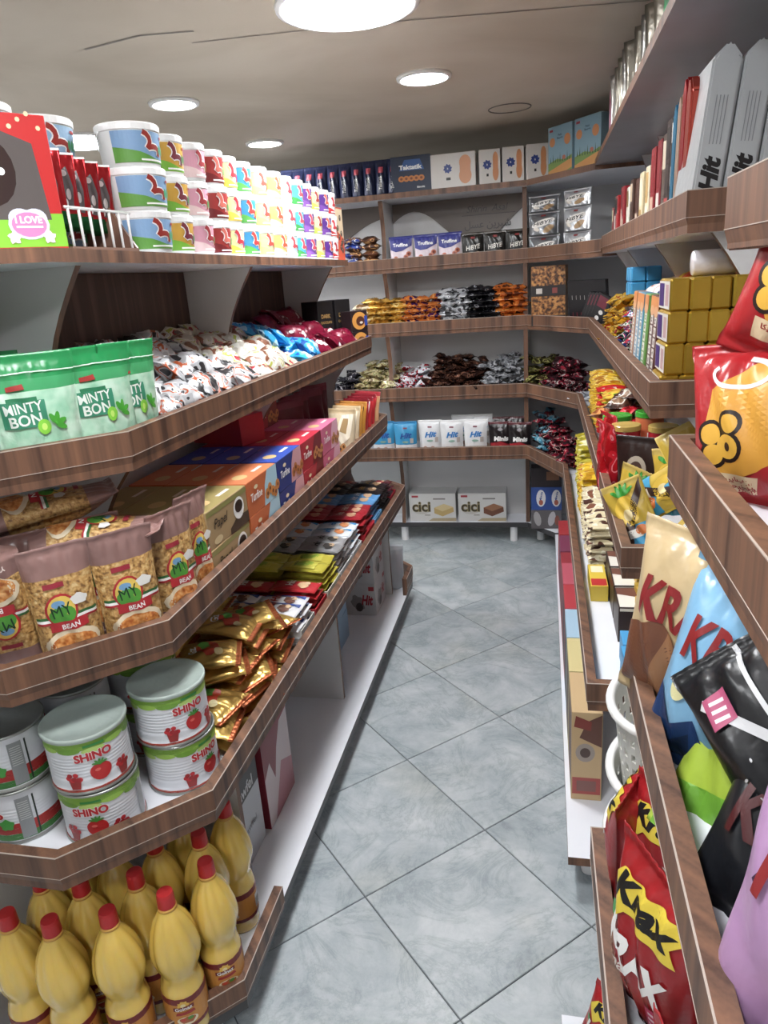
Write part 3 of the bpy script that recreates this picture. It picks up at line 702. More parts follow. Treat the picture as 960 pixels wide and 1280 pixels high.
for (x, y, a, t), lab in zip(((-0.975, 1.025, 0.70, 0.05), (-0.868, 1.11, 0.76, 0.06), (-0.815, 1.215, 1.1, 0.08), (-0.80, 1.285, 1.35, 0.10), (-1.02, 1.16, 0.72, -0.02)),
        ('green mint sweets bag at the shelf corner, first of the row', 'green mint sweets bag with a bright leaf, second along the shelf corner', 'green mint sweets bag turned aside, third along the shelf corner', 'green mint sweets bag squeezed against the silver packs', 'green mint sweets bag standing behind the others in shade')):
    place(MINT, (x, y, 1.27), a, t, jit(0.02), label=lab)
# ---- S2: heap of snack cakes
def snack(name, seed, stops, met=0.25, w=0.12, h=0.095, d=0.042, wr=0.2, scale=22):
    return [pouch(name, w, h, d, pattern(name, stops, scale, metallic=met, rough=0.28), None, None, seed+i, 11, 9, 'pack', ct=0.10, cb=0.10, wr=wr, flop=0.05) for i in range(3)]
SN1 = snack('snack_silver', 20, [(0.0, '#2c2a2c'), (0.41, '#b2b3b6'), (0.51, '#cfcfd1'), (0.57, '#b9562a'), (0.61, '#bcbcbe'), (0.65, '#343234')])
SN2 = snack('snack_white', 30, [(0.0, '#7a4a32'), (0.39, '#bdb8ae'), (0.5, '#d2d0c8'), (0.57, '#a8b04a'), (0.595, '#d8cdb8'), (0.64, '#a82a34'), (0.68, '#6a5a50')], 0.15)
SN3 = snack('snack_blue', 40, [(0.0, '#1f4f9a'), (0.38, '#2f9fd6'), (0.56, '#bfe0f0'), (0.66, '#2a6fb0')], 0.1)
SN4 = snack('snack_maroon', 50, [(0.0, '#e8dfe0'), (0.33, '#7a1230'), (0.62, '#5a0f25'), (0.7, '#e9e2e2')], 0.1)
def heap_cake(protos, ya, yb, label, group, rows=4, layers=4, x0=-0.775, dx=0.075, z0=1.27):
    n = max(1, round((yb-ya)/0.085))
    for rr in range(rows):
        for L in range(layers):
            if L > (1, 2, 3, 3)[rr]: continue
            for k in range(n):
                y = ya+(k+0.35+0.4*(L % 2))*(yb-ya)/n
                x = x0-dx*rr-0.012*L+jit(0.012)
                place(R.choice(protos), (x, y+jit(0.012), z0+0.004+0.036*L+0.008*rr+jit(0.005)), LZ+jit(0.8), -1.05+jit(0.35), jit(0.35), label, group)
heap_cake(SN1, 1.37, 1.93, 'silver and white snack cake pack with orange print, in the long heap', 'silver snack cake packs')
heap_cake(SN2, 1.93, 2.36, 'white snack cake pack with red and green print, in the long heap', 'white snack cake packs')
heap_cake(SN3, 2.36, 2.56, 'bright blue snack cake pack between the white and maroon packs', 'blue snack cake packs')
heap_cake(SN4, 2.56, 2.98, 'maroon snack cake pack with white ends, near the black chocolate boxes', 'maroon snack cake packs')
# far end: black chocolate boxes and cake boxes
p = Print().text('DARK', 0, 0.155, 0.016, C('#b08a4a', 'ink'), 2, width=0.05).text('CHOCOLATE', 0, 0.13, 0.01, C('#b08a4a', 'ink'), 2, width=0.06).ell(0, 0.06, 0.03, 0.02, C('#4a3020', 'ink'), 1)
DK = carton('chocolate_box', 0.085, 0.10, 0.215, C('#1b191b', 'card'), {'front': p})
for k, lab in enumerate(('tall black chocolate box with gold lettering, beside the maroon packs', 'tall black chocolate box with gold lettering, last before the aisle end')):
    place(DK, (-0.86-0.05*(1-k), 2.985+0.09*k, 1.27), LZ-0.55, label=lab)
p = Print().ell(0, 0.042, 0.045, 0.036, C('#e09a3a', 'ink'), 1).ell(0.005, 0.04, 0.026, 0.02, C('#5a3022', 'ink'), 2).ell(0.01, 0.034, 0.010, 0.005, C('#f0e6d8', 'ink'), 3).rect(0.03, 0.02, 0.048, 0.06, C('#2a4aa8', 'ink'), 3)
CK = carton('cake_box', 0.10, 0.06, 0.082, C('#2a1c20', 'card'), {'front': p})
for k in range(2): place(CK, (-0.775, 3.06, 1.27+0.083*k), LZ-0.5, label=f'small dark box with an orange ring cake picture, {["lower", "upper"][k]} of two')

# ---- S3: split peas
PEAS = noise_mat('split_peas', [(0.3, '#7d5a36'), (0.45, '#b78d55'), (0.6, '#caa56b'), (0.75, '#d9bd8a')], 120, 0.35, 1.0, 0.8, 0.5, True, 0.0, 160)
PEASO = noise_mat('cooked_peas', [(0.3, '#a85a2c'), (0.5, '#d18a4a'), (0.7, '#e6b276')], 95, 0.4, 1.0, 0.5, 0.5, True, 0.0, 130)
MAUVE = C('#94706a', 'film')
p = Print()
p.rect(-0.054, 0.106, 0.054, 0.111, C('#2f6a34', 'ink')).rect(-0.054, 0.101, 0.054, 0.106, W_).rect(-0.054, 0.097, 0.054, 0.101, C('#b0202a', 'ink'))
p.ell(-0.008, 0.120, 0.029, 0.031, C('#b8222c', 'ink'), 2).ell(-0.008, 0.120, 0.025, 0.027, C('#e3c04a', 'ink'), 3).ell(-0.008, 0.112, 0.024, 0.017, C('#4a9a2c', 'ink'), 4)
p.ell(-0.012, 0.133, 0.012, 0.007, C('#6f9fc8', 'ink'), 4)
p.rect(-0.034, 0.083, 0.034, 0.101, C('#b8222c', 'ink'), 5).text('MY', -0.008, 0.121, 0.021, C('#123a22', 'ink'), 6, 0.12, 0.036, 0.0, 0.0).text('BEAN', 0.002, 0.091, 0.0095, W_, 6, 0.06, 0.032)
p.ell(0.026, 0.134, 0.015, 0.010, C('#e9e7e2', 'ink'), 5, 15, 0, 0.12)
p.ell(0, 0.055, 0.05, 0.030, C('#ead9b8', 'ink'), 1).ell(0, 0.051, 0.044, 0.025, PEASO, 2)
p.text('YELLOW PEAS', 0, 0.014, 0.009, C('#eee4dc', 'ink'), 3, 0, 0.07)
p.rect(-0.03, 0.162, 0.006, 0.171, C('#9c2436', 'ink'), 2)
BEAN = pouch('split_pea_bag', 0.118, 0.235, 0.072, PEAS, [(0.0, 0.14, MAUVE), (0.76, 1.0, MAUVE)], p, 8, 18, 26, 'bag', gusset=True, wr=0.07, flop=-0.05, ct=0.05)
for (x, y, a, t), lab in zip(((-0.835, 1.035, 0.72, 0.06), (-0.757, 1.115, 0.80, 0.06), (-0.735, 1.225, 1.22, 0.07), (-0.745, 1.33, 1.42, 0.06)),
        ('upright split pea bag beside the upside-down bag, at the shelf corner', 'upright split pea bag in the middle of the shelf corner', 'upright split pea bag turned along the shelf, past the corner', 'upright split pea bag against the gold coffee wafer cartons')):
    place(BEAN, (x, y, 0.925), a, t, jit(0.03), label=lab)
place(BEAN, (-0.915, 0.962, 1.158), 0.62, 0.10, PI, label='split pea bag standing upside down at the shelf corner')
place(BEAN, (-1.005, 1.085, 1.165), -0.62, -PI/2+0.12, 0.25, label='split pea bag lying slanted on top of the others, closest to the shelf above')
place(BEAN, (-0.93, 1.115, 1.12), -0.75, -PI/2+0.05, 0.5, label='split pea bag lying rolled over the upright ones, below the slanted bag')
place(BEAN, (-0.93, 1.08, 0.925), 0.72, 0.0, label='split pea bag standing behind the front row, half hidden')
place(BEAN, (-0.86, 1.17, 0.925), 0.8, 0.0, label='split pea bag hidden in shade behind the middle of the corner row')
# ---- S3: wafer cartons
def cookie_print(w, h, name, col, swirl, cookie, tcol=W_):
    p = Print()
    p.poly([(0.0, 0), (w/2, 0), (w/2, h), (w*0.18, h), (w*0.06, h*0.6)], C(swirl, 'ink'), 1)
    for k in range(5): p.ell(w*(0.12+0.09*k), h*(0.3+0.12*math.sin(k*1.7)), h*0.17, h*0.16, C(cookie, 'ink'), 2+k % 3).ell(w*(0.12+0.09*k), h*(0.3+0.12*math.sin(k*1.7)), h*0.07, h*0.06, C('#7a4226', 'ink'), 5)
    p.text(name, -w*0.24, h*0.52, h*0.24, tcol, 6, 0, w*0.36, 0.02, 0.2).ell(-w*0.24, h*0.76, w*0.06, h*0.06, C('#e8d8b0', 'ink'), 6)
    return p
def wafer(name, w, h, base, swirl, cookie, txt, d=0.105, top=None, coffee=False):
    if coffee:
        p = Print().text(txt, -w*0.2, h*0.55, h*0.32, C('#2a1c14', 'ink'), 4, 0, w*0.34, 0.01, 0.3).ell(w*0.26, h*0.55, h*0.34, h*0.3, W_, 2).ell(w*0.26, h*0.6, h*0.25, h*0.17, C('#2b1a12', 'ink'), 3)
        p.poly([(0, 0), (w/2, 0), (w/2, h*0.3), (w*0.2, h*0.34), (0, h*0.16)], C('#4a3828', 'ink'), 1).ell(-w*0.3, h*0.15, w*0.1, h*0.1, C('#d8c090', 'ink'), 2).rect(-w/2, h*0.84, w/2, h*0.97, C('#8d8a4a', 'ink'), 1)
    else: p = cookie_print(w, h, txt, base, swirl, cookie)
    t = Print().ell(-w*0.2, -d*0.1, w*0.12, d*0.18, C('#d8b878', 'ink'), 1).rect(w*0.08, -d*0.25, w*0.36, -d*0.15, C('#efe6da', 'ink'), 1)
    tp = C(top or base, 'card'); b = C(base, 'card')
    return carton(name, w, d, h, (b, b, b, b, b, tp), {'front': p, 'top': t})
WF = [(wafer('wafer_carton', 0.218, 0.088, '#a98d62', '', '', 'Papel', top='#a39254', coffee=True), 1.50, 0.222, 'gold-topped coffee wafer carton with a cup picture'),
      (wafer('wafer_carton', 0.208, 0.088, '#c9652f', '#a9d2e6', '#d88a3a', 'Turfine', top='#d67a45'), 1.722, 0.212, 'orange biscuit carton with a pale blue swirl'),
      (wafer('wafer_carton', 0.208, 0.088, '#1c3684', '#d8a0a8', '#c9783a', 'Turfine', top='#2b4fb0'), 1.936, 0.212, 'royal blue biscuit carton with ring biscuits'),
      (wafer('wafer_carton', 0.208, 0.088, '#b3162e', '#7a1020', '#d08a4a', 'Turfine', top='#c01c38'), 2.15, 0.212, 'crimson biscuit carton with ring biscuits'),
      (wafer('wafer_carton', 0.20, 0.088, '#cf5f86', '#e9b0c4', '#d08a4a', 'Turfine', top='#d36a92'), 2.36, 0.206, 'pink biscuit carton with ring biscuits')]
for P, y, w, lab in WF:
    for r in range(3):
        for s in range(2):
            place(P, (-0.757-0.107*r, y-0.035+jit(0.002), 0.925+0.0885*s), LZ+jit(0.01), label=f'{lab}, {["lower", "upper"][s]} layer, '+['at the lip', 'middle row', 'against the back'][r])
for k, y in enumerate((2.08, 2.28)):
    place(WF[3][0], (-0.96, y, 0.925+0.178), LZ+1.2*(1-k), label='crimson biscuit carton lying on top of the cartons, '+['nearer the coffee cartons', 'nearer the biscuit pouches'][k])
# ---- S3: biscuit pouches
def pouch_art(base, a, b, c):
    p = Print().poly([(-0.05, 0.09), (-0.01, 0.16), (0.045, 0.165), (0.02, 0.08), (-0.02, 0.05)], C(a, 'ink'), 1).poly([(-0.03, 0.10), (-0.005, 0.148), (0.018, 0.148), (0.0, 0.09)], C(b, 'ink'), 2)
    for k in range(5): p.ell(-0.03+0.016*k, 0.035+0.01*math.sin(k*2), 0.014, 0.013, C(c, 'ink'), 3+k % 2).ell(-0.03+0.016*k, 0.035+0.01*math.sin(k*2), 0.006, 0.006, C('#4a2a1a', 'ink'), 5)
    return p
for nm, base, a, b, c, n, y0, lab in (('cream', '#d9c6a4', '#efe4cc', '#a98a5a', '#c98a4a', 2, 2.52, 'cream biscuit pouch leaning beside the pink cartons'),
                          ('orange', '#e09a2c', '#2a1c18', '#e8b04a', '#c98a4a', 2, 2.62, 'orange biscuit pouch with a black panel, leaning on the shelf lip'),
                          ('red', '#c4202c', '#f0eaea', '#c4202c', '#d09070', 3, 2.74, 'red and white striped biscuit pouch, leaning on the shelf lip'),
                          ('clear', '#d8a070', '#c4302c', '#e8c9a0', '#d8843a', 1, 2.93, 'see-through biscuit pouch with orange biscuits, last on its shelf')):
    P = pouch('biscuit_pouch', 0.125, 0.185, 0.05, C(base, 'film'), [(0.9, 1, C({'red': '#8a1626', 'orange': '#c9862c', 'cream': '#c9b088', 'clear': '#b0303a'}[nm], 'film'))], pouch_art(base, a, b, c), 60+n, 12, 18, 'pouch', gusset=True, wr=0.09)
    for k in range(n): place(P, (-0.735, y0+0.062*k+0.03, 0.925), LZ-0.75+jit(0.08), -0.10, 0.18, label=lab, group=f'{nm} biscuit pouches')
MR = pouch('sweet_bag', 0.16, 0.22, 0.05, C('#6d1530', 'film'), [(0.86, 1, C('#8a2a45', 'film'))], None, 66, 12, 16, 'bag', gusset=True, wr=0.1)
for k in range(4): place(MR, (-0.93-0.02*(k % 2), 2.58+0.13*k, 0.925), LZ-0.5, -0.05, label='maroon sweet bag standing behind the biscuit pouches', group='maroon sweet bags behind the pouches')

# ---- S4: tomato paste cans
def can(name, r, h, kind, lid):
    prof = [(r*0.985, 0), (r*1.02, 0.002), (r*1.02, 0.005), (r*0.985, 0.007)]
    z = 0.02
    while z < h-0.018: prof += [(r*0.985, z), (r*0.972, z+0.0022), (r*0.985, z+0.0044)] if 0.03 < z < h-0.035 else [(r*0.985, z)]; z += 0.0065
    prof += [(r*0.985, h-0.006), (r*1.02, h-0.004), (r*1.02, h)]
    mi = [1 if z < 0.006 or z > h-0.006 else 0 for _, z in prof]
    inner = [(r*0.97, h), (r*0.965, h-0.004), (0.001, h-0.004)]
    b = MB().lathe(prof+inner, 40, mi=[(1 if prof[k][1] > h-0.007 or prof[k][1] < 0.006 else 0) if k < len(prof) else 1 for k in range(len(prof)+2)], caps=True).mesh(name, [C('#dfe3ea', 'card'), C('#aeb2ae', 'foil')], True)
    parts = []
    p = Print(); tc = 2*PI*r
    if kind == 'shino':
        p.rect(-tc*0.49, h*0.80, tc*0.49, h*0.955, C('#7fae35', 'ink'), 1)
        for k in range(11): p.ell(-tc*0.45+tc*0.09*k, h*0.80+0.003*math.sin(k*2.3), tc*0.045, h*0.05, C(['#9cc94a', '#6fa02c', '#b5d66a'][k % 3], 'ink'), 2, 12)
        p.rect(-tc*0.49, h*0.06, tc*0.49, h*0.10, C('#b0402f', 'ink'), 1)
        for o in (0.0, tc*0.45):
            p.rect(o-0.016, h*0.845, o+0.02, h*0.885, C('#2f8a3c', 'ink'), 3)
            p.text('SHiNO', o-0.002, h*0.685, h*0.16, W_, 3, 0.04, 0.067, 0.09).text('SHiNO', o-0.002, h*0.685, h*0.15, C('#c01826', 'ink'), 4, 0.04, 0.064, 0.045)
            p.ell(o+0.006, h*0.37, 0.0185, 0.0175, C('#c41a1c', 'ink'), 3, 20, 0, 0.03, 3).ell(o+0.001, h*0.41, 0.005, 0.003, C('#e8665a', 'ink'), 4)
            for a in (0.2, 1.0, 1.6, 2.2, 2.9): p.ell(o+0.006+0.007*math.cos(a), h*0.37+0.0165+0.003*math.sin(a), 0.007, 0.0022, C('#3f8a2c', 'ink'), 5, 8, a)
            for sgn in (-1, 1.15):
                cx = o+sgn*0.041; p.poly([(cx-0.011, h*0.30), (cx+0.012, h*0.30), (cx+0.008, h*0.12), (cx-0.007, h*0.12)], C('#a02a26', 'ink'), 2)
                for k in range(7): p.ell(cx-0.010+0.0034*k, h*0.33+0.006*math.sin(k*2.0), 0.0048, 0.0046, C(['#c8202a', '#a8161e'][k % 2], 'ink'), 3+k % 2, 10)
        p.rect(tc*0.2, h*0.12, tc*0.24, h*0.78, C('#a7adb0', 'ink'), 1)
    else:
        p.rect(-tc*0.49, h*0.08, tc*0.49, h*0.20, C('#3a7a34', 'ink'), 1).rect(-tc*0.49, h*0.2, tc*0.49, h*0.40, C('#a8221e', 'ink'), 1)
        for o in (-0.03, tc*0.40):
            p.text('dado', o, h*0.58, h*0.17, W_, 2, 0.05, 0.07, 0.08).text('dado', o, h*0.58, h*0.16, C('#b81c22', 'ink'), 3, 0.05, 0.067, 0.04)
            p.ell(o+0.036, h*0.40, 0.013, 0.012, C('#3f9a3a', 'ink'), 3, 16, 0, 0.15)
        p.rect(0.028, h*0.1, 0.052, h*0.86, C('#8d9294', 'ink'), 2).rect(0.057, h*0.1, 0.060, h*0.86, C('#22302a', 'ink'), 2)
        for k in range(9): p.rect(0.031, h*(0.45+0.04*k), 0.049, h*(0.463+0.04*k), C('#c9cccc', 'ink'), 3)
    parts.append(('label_wrap', print_mesh(name+'_label', [(p, f_cyl(r*0.987))], 0.010, 0.0004), ()))
    if lid:
        parts.append(('lid', MB().lathe([(r*1.03, h-0.006), (r*1.045, h-0.002), (r*1.04, h+0.003), (r*1.0, h+0.0035), (r*0.97, h+0.001), (r*0.5, h+0.0008), (0.001, h+0.0012)], 40, caps=False).mesh(name+'_lid', [C('#a9b7b0', 'film')], True), ()))
    return Proto('paste_can', b, parts, 'can')
CR, CH = 0.0735, 0.113
SH0 = can('can_shino', CR, CH, 'shino', False); SH1 = can('can_shino_lid', CR, CH, 'shino', True)
DA = can('can_other', 0.070, 0.113, 'other', False); DAL = can('can_other_lid', 0.070, 0.113, 'other', False)
for (x, y, P, a, nm, hi) in ((-0.825, 1.005, SH0, 0.35, 'lower white tomato can at the shelf corner, lettering turned aside', 0), (-0.828, 1.004, SH1, 0.75, 'upper white tomato can with grey lid at the shelf corner', 1),
        (-0.735, 1.155, SH0, 1.25, 'lower white tomato can beside the gold snack bags', 0), (-0.738, 1.150, SH1, 1.05, 'upper white tomato can with grey lid beside the gold snack bags', 1),
        (-0.985, 0.985, DA, 0.15, 'lower can with red lettering over a green base, beside the corner stack', 0), (-0.985, 0.985, DAL, 0.30, 'upper can with red lettering and a bare metal top', 1),
        (-0.945, 1.135, DA, 0.4, 'lower can hidden behind the corner stack of white tomato cans', 0), (-0.945, 1.135, DAL, 0.4, 'upper bare-topped can behind the corner stack of white tomato cans', 1),
        (-0.865, 1.265, SH0, 0.8, 'lower white tomato can half hidden behind the gold-side stack', 0), (-0.865, 1.265, SH1, 0.8, 'upper white tomato can in shade behind the gold-side stack', 1)):
    place(P, (x, y, 0.595+(CH+0.001)*hi), a, label=nm)
# ---- S4: gold snack bags
p = Print().ell(0.0, 0.075, 0.035, 0.026, C('#c23a1c', 'ink'), 1, 14, 0.3, 0.15).ell(0.015, 0.085, 0.018, 0.013, C('#4f9a2c', 'ink'), 2, 12, 0.2, 0.2).text('Gz', -0.01, 0.11, 0.02, W_, 3, 0.2).ell(-0.02, 0.05, 0.012, 0.01, C('#e8d8a0', 'ink'), 2)
GOLD = [pouch('gold_snack_bag', 0.13, 0.155, 0.035, C('#d2ab52', 'foil'), [(0, 0.08, C('#b05a2c', 'foil'))], p, 70+i, 14, 16, 'bag', ct=0.09, cb=0.09, wr=0.16) for i in range(3)]
n = 0
for L in range(6):
    for r in range(3):
        for k in range(4):
            y = 1.28+0.115*k+jit(0.015); x = -0.645-0.13*r-0.008*L
            if (k == 0 and (r > 0 or L > 2)): continue
            place(R.choice(GOLD), (x, y, 0.612+0.028*L+jit(0.004)), LZ+jit(0.5), -PI/2+0.05+jit(0.22), jit(0.25), label='crumpled gold foil snack bag in the heap by the tomato cans', group='gold foil snack bags')
# ---- S4: wafer packs standing in display cartons
def tray_box(w, d, h, col, art=None, name='display_carton'):
    t = 0.0025; x, y = w/2, d/2
    b = MB().box(-x, -y, 0, x, y, t).box(-x, -y, t, x, -y+t, h).box(-x, y-t, t, x, y, h*1.1).box(-x, -y+t, t, -x+t, y-t, h).box(x-t, -y+t, t, x, y-t, h)
    me = b.mesh(name, [C(col, 'card')])
    return Proto(name, me, [('print', print_mesh(name+'_p', [(art, f_front(d))], 1.0), ())] if art else [], 'carton')
def bar_pack(name, L, w, t, mat, art, seed, bands=None):
    return pouch(name, w, L, t, mat, bands, art, seed, 8, 14, 'pack', ct=0.07, cb=0.07, wr=0.07, pinch=0.05, maxe=0.02)
def hit_art(c='#b0181e', blob='#6a4030', u=0.0, band=None):
    p = Print()
    if band: p.rect(0.018, 0.008, 0.040, 0.13, C(band, 'ink'), 1)
    p.text('Hit', u+0.004, 0.088, 0.026, C(c, 'ink'), 3, 0.0, 0.044, 0.03, 0.25).ell(-0.006, 0.045, 0.022, 0.016, C(blob, 'ink'), 2, 12, 0.4, 0.1).ell(0.008, 0.036, 0.013, 0.009, C('#d8b890', 'ink'), 3, 10, 0.2)
    return p
S4G = [  # y from, y to, carton colour, pack colour, kind, art, label stem, layers
 (1.685, 1.81, '#c9c5c0', C('#d6d6da', 'film'), hit_art(band='#1c3f8a'), 'white wafer pack with red lettering and a blue edge', 4, 'white wafer packs'),
 (1.82, 1.935, '#b5202a', C('#b01824', 'film'), hit_art('#f2ece4', '#e0b88a'), 'red wafer pack with cream biscuits', 4, 'red wafer packs'),
 (1.945, 2.095, '#d8d2c0', C('#b9ae22', 'film'), Print().rect(-0.03, 0.03, 0.03, 0.11, C('#c9c23a', 'ink'), 1).ell(0.0, 0.07, 0.02, 0.03, C('#8fae1c', 'ink'), 2, 12, 0.4).text('Lemon', 0.0, 0.10, 0.012, C('#3a5a14', 'ink'), 3), 'yellow lemon wafer pack', 5, 'yellow wafer packs'),
 (2.105, 2.255, '#d9d9da', C('#c9cacd', 'foil'), hit_art('#1c1c1e', '#3a3634'), 'silver wafer pack with black lettering', 5, 'silver wafer packs'),
 (2.265, 2.40, '#e0e0e2', C('#d9dfe8', 'film'), hit_art('#3a8fd0', '#d8864a', 0, '#3f9ad8'), 'white wafer pack with pale blue lettering', 5, 'white and blue wafer packs'),
 (2.45, 2.62, '#c0202c', C('#a81828', 'film'), hit_art('#e8d8c8', '#d89a7a'), 'crimson wafer pack in the second red stack', 5, 'crimson wafer packs'),
 (2.63, 2.76, '#6fa8d8', C('#5a9ad2', 'film'), hit_art('#e8f0f8', '#d8b08a'), 'sky blue wafer pack', 5, 'sky blue wafer packs'),
 (2.77, 2.93, '#2a2422', C('#221c1e', 'film'), hit_art('#c9a04a', '#8a6a4a'), 'black wafer pack with gold print', 5, 'black wafer packs'),
 (2.94, 3.06, '#b0182c', C('#5a1020', 'film'), hit_art('#d8c0b0', '#a83040'), 'dark cherry wafer pack at the end of the shelf', 4, 'dark cherry wafer packs')]
for gi, (ya, yb, cc, pm, art, lab, layers, grp) in enumerate(S4G):
    w = yb-ya-0.004; yc = (ya+yb)/2
    ca = Print().rect(-w*0.35, 0.012, w*0.35, 0.036, C('#e9e6e2' if gi not in (0, 2, 3, 4) else '#b8b4ae', 'ink')) if gi else Print().rect(-w*0.42, 0.008, w*0.40, 0.05, C('#b9bcc0', 'ink'))
    if gi == 1: ca.text('Hit', 0, 0.025, 0.022, C('#c01824', 'ink'), 2)
    place(tray_box(w, 0.15, 0.058, cc, ca), (-0.72, yc, 0.595), LZ, label=f'open display carton under the {grp}')
    P = [bar_pack('wafer_pack', 0.145, 0.075 if w < 0.13 else 0.078, 0.02, pm, art, 100+gi*5+i) for i in range(2)]
    nk = max(1, round(w/0.066)) if w > 0.13 else 1
    for r in range(3):
        for k in range(nk if nk > 1 else (2 if w > 0.12 else 1)):
            m_ = nk if nk > 1 else (2 if w > 0.12 else 1)
            for L in range(layers+1):
                yy = ya+0.004+(k+0.5)*(w/m_)+jit(0.004)
                place(P[(L+k) % 2], (-0.652-0.147*r+jit(0.005), yy, 0.612+0.0205*L), LZ+PI/2*0+0.0+jit(0.06), -PI/2+0.02+jit(0.03), jit(0.06), label=lab+' in a flat stack', group=grp)

# ---- bottom board: oil bottles
OIL = None
m_, nt_, b_ = base_mat('cooking_oil'); b_.inputs['Base Color'].default_value = lin('#eac867'); b_.inputs['Roughness'].default_value = 0.09
b_.inputs['Coat Weight'].default_value = 0.5; b_.inputs['Transmission Weight'].default_value = 0.12; b_.inputs['Subsurface Weight'].default_value = 0.35
b_.inputs['Subsurface Radius'].default_value = (0.03, 0.02, 0.006); OIL = m_
def bottle():
    pr = [(0.030, 0.0), (0.040, 0.003), (0.042, 0.012), (0.0415, 0.028), (0.043, 0.034), (0.043, 0.118), (0.0415, 0.126), (0.036, 0.146), (0.036, 0.153), (0.042, 0.172), (0.0470, 0.193), (0.0475, 0.212), (0.0445, 0.236), (0.0385, 0.260), (0.030, 0.281), (0.021, 0.296), (0.0155, 0.306), (0.0150, 0.316)]
    fine = []
    for (r0, z0), (r1, z1) in zip(pr, pr[1:]):
        fine += [(r0+(r1-r0)*k/2, z0+(z1-z0)*k/2) for k in range(2)]
    fine.append(pr[-1])
    def wob(a, z):
        if z > 0.15: s = min(1, (z-0.15)/0.05)*max(0, min(1, (0.306-z)/0.02)); return 0.085*s*abs(math.sin(4.5*a+(z-0.15)*14))-0.045*s
        if 0.126 < z < 0.15: return 0.02*math.sin(a*10)
        return 0
    b = MB().lathe(fine, 72, wob=wob).mesh('oil_bottle', [OIL], True)
    cap = MB().lathe([(0.0168, 0.311), (0.0172, 0.313), (0.0165, 0.336), (0.0150, 0.342), (0.001, 0.343)], 30, wob=lambda a, z: 0.018*(math.sin(a*15) > 0) if 0.312 < z < 0.335 else 0).mesh('oil_cap', [C('#c4141a', 'card')], False)
    rg = MB().lathe([(0.0155, 0.304), (0.0185, 0.305), (0.0185, 0.309), (0.0155, 0.3105)], 24, caps=False).mesh('oil_ring', [C('#d8a03a', 'card')], True)
    r = 0.0434; tc = 2*PI*r; p = Print()
    MRN = C('#7a1f1c', 'ink'); ORG = C('#d08a2c', 'ink')
    p.rect(-tc*0.495, 0.037, tc*0.495, 0.115, ORG, 1).rect(-tc*0.495, 0.100, tc*0.495, 0.115, MRN, 2).rect(-tc*0.495, 0.037, tc*0.495, 0.046, MRN, 2)
    for o in (-0.02, tc*0.5-0.02-0.01):
        p.ell(o, 0.098, 0.011, 0.011, C('#e8b83a', 'ink'), 3, 20, 0, 0.15, 8).ell(o, 0.098, 0.005, 0.005, C('#f0dca0', 'ink'), 4)
        p.poly([(o-0.02, 0.085), (o+0.02, 0.088), (o+0.02, 0.097), (o-0.02, 0.094)], MRN, 5).text('Golnaz', o, 0.091, 0.0085, W_, 6, 0.07, 0.033)
        p.poly([(o-0.017, 0.073), (o+0.022, 0.076), (o+0.019, 0.083), (o-0.015, 0.080)], C('#a82420', 'ink'), 4)
        p.ell(o+0.004, 0.058, 0.021, 0.011, C('#efe0c0', 'ink'), 3).ell(o+0.004, 0.060, 0.016, 0.008, C('#b0602a', 'ink'), 4, 12, 0, 0.15).ell(o+0.010, 0.064, 0.006, 0.004, C('#4f8a2c', 'ink'), 5).ell(o-0.004, 0.062, 0.005, 0.004, C('#c8402a', 'ink'), 5)
    o = tc*0.24
    p.rect(o-0.014, 0.055, o+0.006, 0.09, W_, 3)
    for k in range(7): p.rect(o-0.013+0.0027*k, 0.057, o-0.0118+0.0027*k, 0.080, K_, 4)
    lb = print_mesh('oil_label', [(p, f_cyl(r))], 0.012, 0.0003)
    return Proto('oil_bottle', b, [('cap', cap, ()), ('neck_ring', rg, ()), ('label_wrap', lb, ())], 'bottle')
OB = bottle()
for k, (x, y) in enumerate([(-0.905, 0.890), (-0.806, 0.925), (-0.716, 0.980), (-0.671, 1.065), (-1.0, 0.892), (-0.997, 0.985), (-0.905, 0.984), (-0.803, 1.018), (-0.722, 1.140), (-0.812, 1.110), (-0.705, 1.232), (-0.895, 1.078), (-0.798, 1.203), (-0.99, 1.08)]):
    fr = k in (0, 1, 2, 3, 4)
    place(OB, (x, y, 0.115), 0.55+jit(0.9), label='yellow cooking oil bottle with red cap, '+('in the front row against the wooden lip' if fr else 'in the rows behind the front one'), group='cooking oil bottles along the lip' if fr else 'cooking oil bottles in the rear rows')
# ---- bottom board: cartons
p = Print().rect(-0.085, 0.0, 0.085, 0.19, C('#c9cdd4', 'ink'), 1).poly([(-0.085, 0.19), (0.085, 0.19), (0.085, 0.30), (-0.085, 0.30)], C('#262428', 'ink'), 2)
p.text('Nawfel', -0.01, 0.215, 0.034, C('#d9d9dc', 'ink'), 3, 0, 0.12).text('Nawfel', 0, 0.10, 0.02, C('#8d9299', 'ink'), 3, 0, 0.09).rect(0.02, 0.255, 0.06, 0.285, C('#6a3030', 'ink'), 3)
NB = carton('chocolate_case', 0.17, 0.22, 0.30, C('#3a3638', 'card'), {'front': p})
place(NB, (-0.86, 1.425, 0.115), LZ, label='black and grey upright carton on the bottom board behind the oil bottles')
p = Print().rect(-0.10, 0, 0.10, 0.35, C('#d9c9cd', 'ink'), 1).poly([(-0.10, 0.16), (-0.06, 0.19), (-0.03, 0.12), (0.0, 0.2), (0.04, 0.26), (0.10, 0.27), (0.10, 0.36), (-0.10, 0.36)], C('#8a2436', 'ink'), 2).poly([(-0.06, 0.0), (0.1, 0.0), (0.1, 0.1), (0.02, 0.14)], C('#b87a86', 'ink'), 2)
RB_ = carton('sweets_case', 0.20, 0.24, 0.36, C('#8f2a3a', 'card'), {'front': p})
